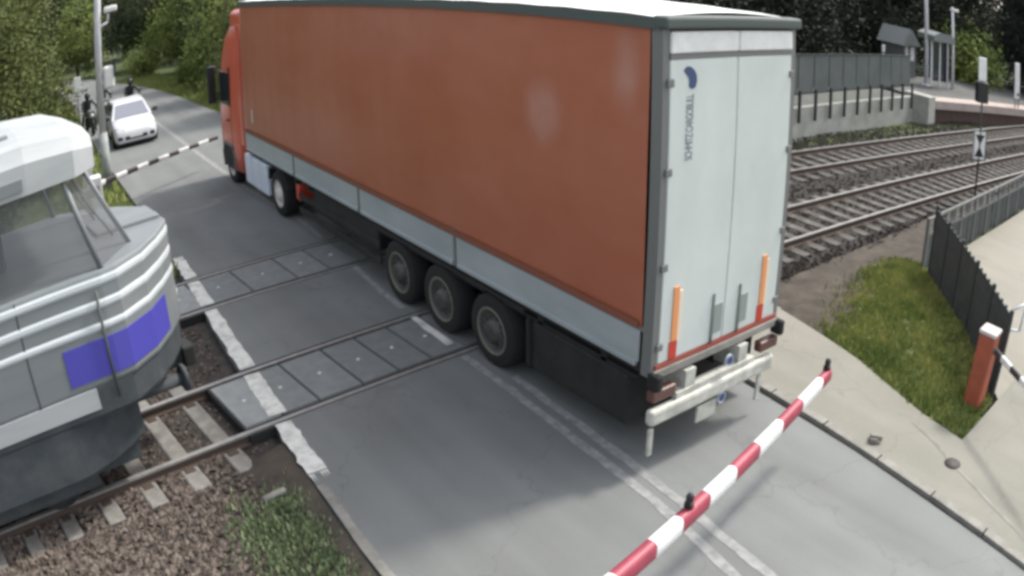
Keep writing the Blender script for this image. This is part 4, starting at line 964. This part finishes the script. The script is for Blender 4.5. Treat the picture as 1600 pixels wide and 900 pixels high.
b = MB(); b.box(-TL, -1.1, -.9, .9, .34, .66); b.build("underframe", M['tdark'], tr)
for s in (2.4, 4.6, 12.5, 14.9):
    for a in (-.75, .75):
        b = MB(); b.lathe([(-.06, .001), (-.06, .44), (.04, .44), (.05, .47), (.07, .47), (.07, .001)], (-s, a, .45), 'y', 24); b.build("wheel", M['tdark'], tr)
for c_ in (3.5, 13.7):
    for a in (-1.12, 1.0):
        b = MB(); b.rbox(-c_-1.7, -c_+1.7, a, a+.12, .3, .68, .05); b.build("bogie_frame", M['tdark'], tr)
for a in (-.62, .62):
    b = MB(); b.tube((-1.2, a, .98), (-.22, a, .98), .085, .085, 12); b.lathe([(-.24, .001), (-.22, .17), (-.17, .17), (-.15, .001)], (0, a, .98), 'x', 16)
    b.build("buffer", M['tdark'], tr)
for a in (-.28, .28):
    b = MB(); b.lathe([(-.02, .09), (.02, .09), (.025, .001)], (.01, a, 1.95), 'x', 14); b.build("headlight", M['lens'], tr)

# ------------------------------------------------------------------ barriers
def boom(name, p0, p1, rad0, rad1, stripes, mats, parent, tip_mat=None):
    """parts: one striped arm; stripes are boundaries 0..1 along it"""
    p0, p1 = Vector(p0), Vector(p1); d = (p1-p0); Ld = d.length; d.normalize(); side = d.cross(Vector((0, 0, 1))).normalized(); up = side.cross(d)
    b = MB(); bm = b.bm; st_ = [0]+stripes+[1]; n = 12
    def ring(t):
        r = rad0+(rad1-rad0)*t; out = []
        for k in range(n):
            a = 2*math.pi*k/n; ca, sa = math.cos(a), math.sin(a)
            ca = math.copysign(abs(ca)**.6, ca); sa = math.copysign(abs(sa)**.6, sa)
            out.append(p0+d*(Ld*t)+side*(ca*r*.62)+up*(sa*r))
        return out
    for i, (a, c) in enumerate(zip(st_, st_[1:])):
        b.mi = i % 2; v0 = [bm.verts.new(q) for q in ring(a)]; v1 = [bm.verts.new(q) for q in ring(c)]
        for k in range(n):
            fc = bm.faces.new([v0[k], v0[(k+1) % n], v1[(k+1) % n], v1[k]]); fc.material_index = b.mi; fc.smooth = True
    bm.faces.new([bm.verts.new(q) for q in ring(0)]); fc = bm.faces.new([bm.verts.new(q) for q in ring(1)])
    return b.build(name, mats, parent)
def lamp(p, parent, s=1.0):
    b = MB(); x, y, z = p; b.rbox(x-.035*s, x+.035*s, y-.05*s, y+.05*s, z, z+.09*s, .012); b.lathe([(0, .04*s), (.07*s, .045*s), (.10*s, .03*s), (.11*s, .001)], (x, y, z+.09*s), 'z', 12)
    l = b.build("warning_lamp", M['black'], parent); c = MB(); c.lathe([(-.052*s, .025*s), (-.056*s, .001)], (x, y, z+.045*s), 'y', 10); c.build("lens", M['lampred'], l)
nb_ = empty("level_crossing_barrier", (-5.3, -2.75, 0)); tag(nb_, "large red and white barrier boom lowered across the road nearest the camera", "barrier")
def loc(p): return Vector(p)-Vector((-5.3, -2.75, 0))
E0 = Vector((-5.3, -2.72, 1.0)); E1 = Vector((1.90, -1.155, 1.0))
dd = (E1-E0); stb = [(-1.79), (-1.40), (-.95), (-.47), (.01), (.53), (1.05), (1.62)]
bs_ = [(x-E0.x)/dd.x for x in stb]
pre = [bs_[0]-.072*k for k in (5, 4, 3, 2, 1)]
allb = [q for q in pre if q > .02]+bs_
# last stretch (tip) is red, so count back from it
mats_ = [M['bred'], M['bwhite']] if len(allb) % 2 == 0 else [M['bwhite'], M['bred']]
boom("boom", loc(E0), loc(E1), .125, .088, allb, mats_, nb_)
lamp(loc(E1+Vector((-.05, 0, .06))), nb_, .85); t = (-1.24-E0.x)/dd.x; lamp(loc(E0+dd*t+Vector((0, 0, .09))), nb_, .85)
b = MB(); b.rbox(-.2, .2, -.25, .25, 0, 1.25, .04); b.build("drive_housing", M['orpost'], nb_)
b = MB(); b.rbox(-.9, -.2, -.1, .12, .85, 1.15, .03); b.build("counterweight", M['steel'], nb_)
# far barrier
F0 = Vector((-3.97, 15.1, .9)); F1 = Vector((.22, 17.42, .9))
fb = empty("level_crossing_barrier", (F0.x, F0.y, 0)); tag(fb, "thin dark and white barrier boom across the far lane before the white car", "barrier")
st2 = [.0475*k for k in range(2, 21)]
xsb = [.07, .155]+[.155+.0845*k for k in range(1, 10)]
boom("boom", Vector((0, 0, .9)), F1-F0+Vector((0, 0, .9)), .075, .055, xsb, [M['bwhite'], M['bdark']], fb)
b = MB(); b.rbox(-.17, .17, -.2, .2, -.2, 1.15, .03); b.build("drive_housing", M['bwhite'], fb)
b = MB(); b.rbox(-.75, -.15, -.42, -.25, .75, 1.0, .03, mtx=Matrix.Rotation(R(29), 4, 'Z')); b.build("counterweight", M['steel'], fb)
wp = MB(); wp.rbox(-.11, .11, -.08, .08, -.2, 1.25, .03); o = wp.build("marker_post", M['bwhite']); o.location = (-3.85, 18.7, 0); tag(o, "short white post left of the tall mast", "post")
# orange housing with the footpath boom
op = empty("footpath_barrier", (4.5, -2.45, 0)); tag(op, "orange-red barrier housing with white cap and thin striped boom over the pavement", "barrier")
b = MB(); b.rbox(-.15, .15, -.15, .15, -.2, 1.18, .03); b.build("drive_housing", M['orpost'], op)
b = MB(); b.rbox(-.16, .17, -.16, .16, 1.182, 1.25, .025); b.build("cap", mat('dull_white_cap', (.5, .47, .45), .7), op)
d_ = Vector((-.57, -.82, -.0)).normalized(); s0 = Vector((-.02, -.1, 1.0))
b = MB(); b.tube(s0+Vector((.06, .1, 0)), s0+d_*.12, .06, .05, 10); b.build("boom_clamp", M['steel'], op)
boom("boom", s0, s0+d_*2.9, .052, .044, [.11+.105*k for k in range(9)], [M['bdark'], M['bwhite']], op)

# ------------------------------------------------------------------ mast with lamp and box beyond the tracks
ma = empty("tall_mast", (-3.26, 18.6, -.1)); tag(ma, "tall pale steel mast left of the road beside the white car", "mast")
b = MB(); b.tube((0, 0, 0), (0, 0, 1.75), .17, .15, 14); b.build("base_sleeve", M['postd'], ma)
b = MB(); b.tube((0, 0, 1.75), (0, 0, 9.5), .125, .10, 14); b.build("pole", M['post'], ma)
b = MB(); b.tube((0, 0, 5.0), (.34, -.02, 5.12), .045); b.tube((.34, -.02, 5.1), (.38, -.02, 5.4), .035); b.build("arm", M['post'], ma)
b = MB(); b.rbox(.22, .66, -.12, .12, 5.42, 5.62, .06, 3); b.mi = 1; b.rbox(.42, .64, -.1, .1, 5.34, 5.43, .02); b.build("camera_head", [M['rimw'], M['black']], ma)
b = MB(); b.rbox(.14, .52, -.1, .12, 3.05, 3.75, .08, 3); b.mi = 1; b.rbox(.50, .56, -.12, .14, 3.4, 3.95, .02); b.build("loudspeaker_box", [M['rimw'], M['black']], ma)
b = MB(); b.tube((0, 0, -.2), (0, 0, 2.5), .04); b.mi = 1; b.rbox(-.16, .16, -.03, .03, 2.35, 2.95, .02); o = b.build("small_road_sign", [M['steel'], M['plate']]); o.location = (-3.45, 27.2, -.1); tag(o, "small pale sign in front of the bushes left of the mast", "sign")

# ------------------------------------------------------------------ vehicles in the far lane
def car(name, x, y, Lc, Wc, Hc, paint, label, big_mirrors=False, rz=0.0):
    o = empty(name, (x, y, 0), rz); tag(o, label, "car"); hw = Wc/2; k = Hc/1.5
    def ring(s, w_, z0, z1):
        z0 *= k; z1 *= k; m_ = (z0+z1)/2
        return [(a*w_, s, z) for a, z in ((-1, m_), (-.97, z0+.08), (-.88, z0), (.88, z0), (.97, z0+.08), (1, m_), (.985, z1-.12*k), (.88, z1-.02), (.5, z1), (-.5, z1), (-.88, z1-.02), (-.985, z1-.12*k))]
    q = Lc/4.0
    rg = [ring(s*q, w_*hw, z0, z1) for s, w_, z0, z1 in ((0, .78, .24, .52), (.05, .90, .20, .66), (.18, .96, .18, .74), (.45, .99, .18, .83), (1.0, 1, .18, .92), (1.2, 1, .18, .97), (2.3, 1, .18, .99), (3.4, .99, .2, 1.0), (3.85, .96, .22, .96), (3.98, .88, .28, .75))]
    b = MB(); b.loft(rg); body = b.build("body", paint, o)
    # greenhouse
    b = MB(); base = [(-.94*hw, 1.12*q, .95*k), (.94*hw, 1.12*q, .95*k), (.94*hw, 3.85*q, .95*k), (-.94*hw, 3.85*q, .95*k)]
    top = [(-.72*hw, 1.85*q, Hc-.03), (.72*hw, 1.85*q, Hc-.03), (.74*hw, 3.45*q, Hc-.02), (-.74*hw, 3.45*q, Hc-.02)]
    cr_ = [(-.6*hw, 2.05*q, Hc+.01), (.6*hw, 2.05*q, Hc+.01), (.62*hw, 3.3*q, Hc+.01), (-.62*hw, 3.3*q, Hc+.01)]
    b.loft([base, top, cr_], smooth=False); b.build("cabin", paint, o)
    def pan(nm, P, m, push):
        c = MB(); P = [Vector(p) for p in P]; nrm = (P[1]-P[0]).cross(P[3]-P[0]).normalized(); ctr = sum(P, Vector())/4
        if nrm.dot(ctr-Vector((0, 2.4*q, 1.0))) < 0: nrm = -nrm
        c.add([p+nrm*push for p in P]+[p-nrm*.01 for p in P], [(0, 1, 2, 3), (4, 5, 6, 7), (0, 1, 5, 4), (1, 2, 6, 5), (2, 3, 7, 6), (3, 0, 4, 7)]); return c.build(nm, m, o)
    def lerp(a, c, t): return tuple(a[i]+(c[i]-a[i])*t for i in range(3))
    def q4(a, bb, c, d, u0, u1, v0, v1):
        P = lambda u, v: lerp(lerp(a, bb, u), lerp(d, c, u), v)
        return [P(u0, v0), P(u1, v0), P(u1, v1), P(u0, v1)]
    pan("windscreen", q4(base[0], base[1], top[1], top[0], .06, .94, .06, .93), M['winds'], .012)
    pan("rear_window", q4(base[3], base[2], top[2], top[3], .1, .9, .2, .9), M['glass'], .012)
    for (i0, i1) in ((0, 3), (1, 2)):
        for u0, u1 in ((.14, .44), (.47, .74), (.77, .93)):
            pan("side_window", q4(base[i0], base[i1], top[i1], top[i0], u0, u1, .1, .88), M['glass'], .012)
    for s in (-1, 1):
        b = MB(); b.loft([[(s*hw*.52, .02*q, .60*k), (s*hw*.50, .10*q, .70*k), (s*hw*.84, .24*q, .76*k), (s*hw*.93, .30*q, .74*k), (s*hw*.90, .10*q, .62*k)][::s], [(s*hw*.52, .10*q, .60*k), (s*hw*.50, .18*q, .68*k), (s*hw*.82, .30*q, .73*k), (s*hw*.88, .36*q, .70*k), (s*hw*.86, .2*q, .6*k)][::s]], smooth=False); b.build("headlight", mat("smoked_lamp", (.10, .10, .10), .2), o)
        b = MB(); b.rbox(s*hw*.72-.10, s*hw*.72+.10, -.02*q, .12*q, .32*k, .46*k, .03); b.build("fog_lamp_recess", M['black'], o)
        mw = .17 if big_mirrors else .1
        b = MB(); b.rbox(s*(hw+.02+mw)-mw, s*(hw+.02+mw)+mw, 1.25*q, 1.37*q, .98*k, (1.38 if big_mirrors else 1.13)*k, .03); b.tube((s*hw*.93, 1.3*q, 1.0*k), (s*(hw+.05), 1.3*q, 1.04*k), .02); b.build("wing_mirror", M['black'], o)
        for yy in (.72*q, 3.2*q):
            b = MB(); x0_ = s*(hw-.08); rw = .32*k
            b.lathe([(-.1, rw*.6), (-.1, rw*.94), (-.08, rw), (.08, rw), (.1, rw*.94), (.1, rw*.6)], (x0_, yy, rw), 'x', 20); wh = b.build("wheel", M['tyre'], o)
            b = MB(); b.lathe([(s*.102, rw*.62), (s*.09, rw*.5), (s*.08, rw*.2), (s*.105, .001)], (x0_, yy, rw), 'x', 20); b.build("rim", M['rimm'], wh)
            b = MB(); b.lathe([(s*(.083), rw*1.16), (s*.084, rw*.9)], (x0_, yy, rw), 'x', 20); b.build("wheel_arch", M['black'], o)
    b = MB(); b.rbox(-hw*.5, hw*.5, -.015, .1, .30*k, .44*k, .02); b.build("grille", M['black'], o)
    b = MB(); b.rbox(-.26, .26, -.035, -.012, .36*k, .47*k, .006); b.build("number_plate", M['plate'], o)
    b = MB(); b.rbox(-hw*.92, hw*.92, .05, .3, .14*k, .22*k, .02); b.build("front_lip", M['black'], o)
    return o
car("car", -1.40, 23.8, 4.0, 1.82, 1.5, M['carw'], "white hatchback waiting at the closed far barrier", rz=R(-1))

# ------------------------------------------------------------------ motorcycle and rider
mo = empty("motorcycle", (-2.72, 28.9, 0), 0.12); tag(mo, "dark motorcycle with its rider waiting beside the queuing cars", "motorcycle")
for yy, nm in ((0, 0), (1.42, 1)):
    b = MB(); b.lathe([(-.06, .24), (-.06, .29), (0, .32), (.06, .29), (.06, .24)], (0, yy, .32), 'x', 24); wh = b.build("wheel", M['tyre'], mo)
    b = MB(); b.lathe([(-.02, .25), (-.015, .2), (.015, .2), (.02, .25)], (0, yy, .32), 'x', 24)
    for k in range(6): a = k*math.pi/3; b.tube((0, yy, .32), (0, yy+.22*math.cos(a), .32+.22*math.sin(a)), .012, n=6)
    b.build("rim", M['rimm'], wh)
b = MB(); b.tube((-.1, 0, .32), (-.1, .35, 1.0), .025); b.tube((.1, 0, .32), (.1, .35, 1.0), .025); b.build("fork", M['steel'], mo)
b = MB(); b.tube((-.38, .38, 1.08), (0, .32, 1.0), .018); b.tube((.38, .38, 1.08), (0, .32, 1.0), .018); b.build("handlebar", M['black'], mo)
b = MB(); b.rbox(-.17, .17, .4, .85, .72, .98, .08, 3); b.rbox(-.16, .16, .35, 1.1, .3, .72, .08, 3); b.build("tank_and_engine", M['black'], mo)
b = MB(); b.rbox(-.15, .15, .85, 1.6, .74, .84, .04, 3); b.build("saddle", M['black'], mo)
b = MB(); b.rbox(-.2, .2, .0, .35, .72, 1.12, .1, 3); b.build("fairing", mat("grey_fairing", (.12, .13, .13), .4), mo)
b = MB(); b.lathe([(-.03, .001), (-.03, .09), (.05, .07)], (0, .0, .86), 'y', 16); b.build("headlight", M['lens'], mo)
for s in (-1, 1):
    b = MB(); b.tube((s*.25, .35, 1.05), (s*.33, .3, 1.24), .012); b.rbox(s*.35-.07, s*.35+.07, .28, .31, 1.2, 1.3, .02); b.build("mirror", M['black'], mo)
def skinned(name, V, E, rad, m, parent, levels=1):
    me = bpy.data.meshes.new(name); me.from_pydata(V, E, []); ob = bpy.data.objects.new(name, me); col.objects.link(ob)
    ob.modifiers.new("skin", 'SKIN'); sub = ob.modifiers.new("sub", 'SUBSURF'); sub.levels = levels; sub.render_levels = levels
    for i, q in enumerate(rad): me.skin_vertices[0].data[i].radius = (q, q)
    me.skin_vertices[0].data[0].use_root = True
    bpy.context.view_layer.update()
    m2 = bpy.data.meshes.new_from_object(ob.evaluated_get(bpy.context.evaluated_depsgraph_get())); bpy.data.objects.remove(ob)
    m2.materials.clear(); m2.materials.append(m)
    for p in m2.polygons: p.use_smooth = True
    ob = bpy.data.objects.new(name, m2); col.objects.link(ob)
    if parent: ob.parent = parent
    return ob
V = [(0, 1.12, .92), (0, 1.06, 1.15), (0, .98, 1.40), (0, .93, 1.50), (0, .88, 1.60)]; Rd = [.17, .155, .175, .07, .09]; Ed = [(0, 1), (1, 2), (2, 3), (3, 4)]
for s in (-1, 1):
    k = len(V); V += [(s*.20, .95, 1.43), (s*.33, .72, 1.24), (s*.37, .45, 1.12), (s*.37, .37, 1.10)]; Rd += [.075, .05, .038, .035]
    Ed += [(2, k), (k, k+1), (k+1, k+2), (k+2, k+3)]
    for f_ in range(5):
        q = len(V); ox = (-.034+.017*f_)*s; V += [(s*.37+ox, .335, 1.105), (s*.37+ox, .315, 1.07)]; Rd += [.010, .009]; Ed += [(k+3, q), (q, q+1)]
    k = len(V); V += [(s*.14, 1.08, .88), (s*.30, .70, .78), (s*.34, .88, .36), (s*.36, .92, .08), (s*.37, .78, .04)]; Rd += [.10, .075, .055, .045, .04]
    Ed += [(0, k), (k, k+1), (k+1, k+2), (k+2, k+3), (k+3, k+4)]
pe = empty("person", (-2.72, 28.9, 0), .12); tag(pe, "person in dark riding clothes and helmet sitting on the motorcycle", "person")
skinned("body", V, Ed, Rd, M['cloth'], pe, 1)
b = MB(); b.lathe([(-.16, .001), (-.15, .08), (-.08, .135), (.02, .15), (.1, .12), (.15, .05), (.16, .001)], (0, .86, 1.68), 'z', 20); hm = b.build("helmet", M['helmet'], pe)
b = MB(); b.extr([(-.1, 1.62), (.1, 1.62), (.09, 1.74), (-.09, 1.74)], 'y', .715, .74); b.build("visor", M['glass'], hm)

mo["label"] = "dark motorcycle at the left road edge beside the white car"; pe["label"] = "person in dark riding clothes sitting on the motorcycle left of the white car"
for (x, y, w_) in ((-.42, 30.3, "to the right of"), (-1.75, 31.6, "straight behind")):
    for o, nm in ((mo, "dark motorcycle waiting %s the white car, rider on it"), (pe, "person in dark riding clothes and helmet waiting %s the white car")):
        c = copy_tree(o); c.location = (x, y, 0); c.rotation_euler = (0, 0, random.uniform(-.06, .06)); c["label"] = nm % w_
        c["group"] = "motorcycles in the far queue" if o is mo else "riders in the far queue"
mo["group"] = "motorcycles in the far queue"; pe["group"] = "riders in the far queue"

# ------------------------------------------------------------------ small things on the ground
b = MB(); b.tube((0, 0, 0), (.30, .03, .02), .045, .04, 12, True); o = b.build("pipe_stub", M['kerb']); o.location = (-3.87, 1.93, -.04); tag(o, "short pale concrete pipe stub lying by the torn end of the edge line", "pipe")
b = MB(); b.lathe([(0, .13), (.006, .13), (.008, .001)], (0, 0, 0), 'z', 18); o = b.build("boom_shadow_blob", M['shadow_spot']); o.location = (2.88, -2.9, .046); tag(o, "small dark round disc painted as a shadow on the pavement", "painted shadow")  # dark disc painted for the blob in the boom's cast shadow
b = MB(); b.rbox(-.09, .09, -.06, .06, 0, .07, .02); b.rbox(-.05, .0, -.12, .06, .02, .10, .01); o = b.build("broken_kerb_stone", M['kerb']); o.location = (2.52, -1.72, .05); o.rotation_euler = (0, 0, .5); tag(o, "small chipped stone lying on the kerb", "stone")
line("boom_shadow", [(3.35, -1.9), (3.1, -2.5), (2.88, -2.9), (2.45, -3.9), (2.1, -4.8), (1.5, -6.2)], .05, M['kerb'], .0495, .008)  # cast shadow of the footpath boom, painted as a strip

# ------------------------------------------------------------------ pieces that came out of one loop become parts of their own
def split_loose(o):
    bm = bmesh.new(); bm.from_mesh(o.data); bm.verts.ensure_lookup_table(); seen = set(); isl = []
    for v in bm.verts:
        if v.index in seen: continue
        st = [v]; seen.add(v.index); cur = []
        while st:
            q = st.pop(); cur.append(q.index)
            for e in q.link_edges:
                w2 = e.other_vert(q)
                if w2.index not in seen: seen.add(w2.index); st.append(w2)
        isl.append(set(cur))
    bm.free()
    if len(isl) < 2: return
    src = o.data; kids = [q for q in bpy.data.objects if q.parent == o]
    for i, s_ in enumerate(isl):
        b2 = bmesh.new(); b2.from_mesh(src); b2.verts.ensure_lookup_table()
        bmesh.ops.delete(b2, geom=[v for v in b2.verts if v.index not in s_], context='VERTS')
        me = bpy.data.meshes.new(o.name.split('.')[0]); b2.to_mesh(me); b2.free()
        for m in src.materials: me.materials.append(m)
        if i == 0: o.data = me
        else:
            c = bpy.data.objects.new(o.name.split('.')[0], me); col.objects.link(c); c.parent = o.parent; c.matrix_local = o.matrix_local.copy()
for o in list(bpy.data.objects):
    if o.type == 'MESH' and o.parent and o.name.split('.')[0] in ("corner_post", "hinge", "axle", "side_guard", "side_shade_box", "wheel_arch", "rear_mudguard", "tractor_tail_light", "side_fairing", "mudguard", "tractor_frame", "leg", "mudflap"):
        split_loose(o)
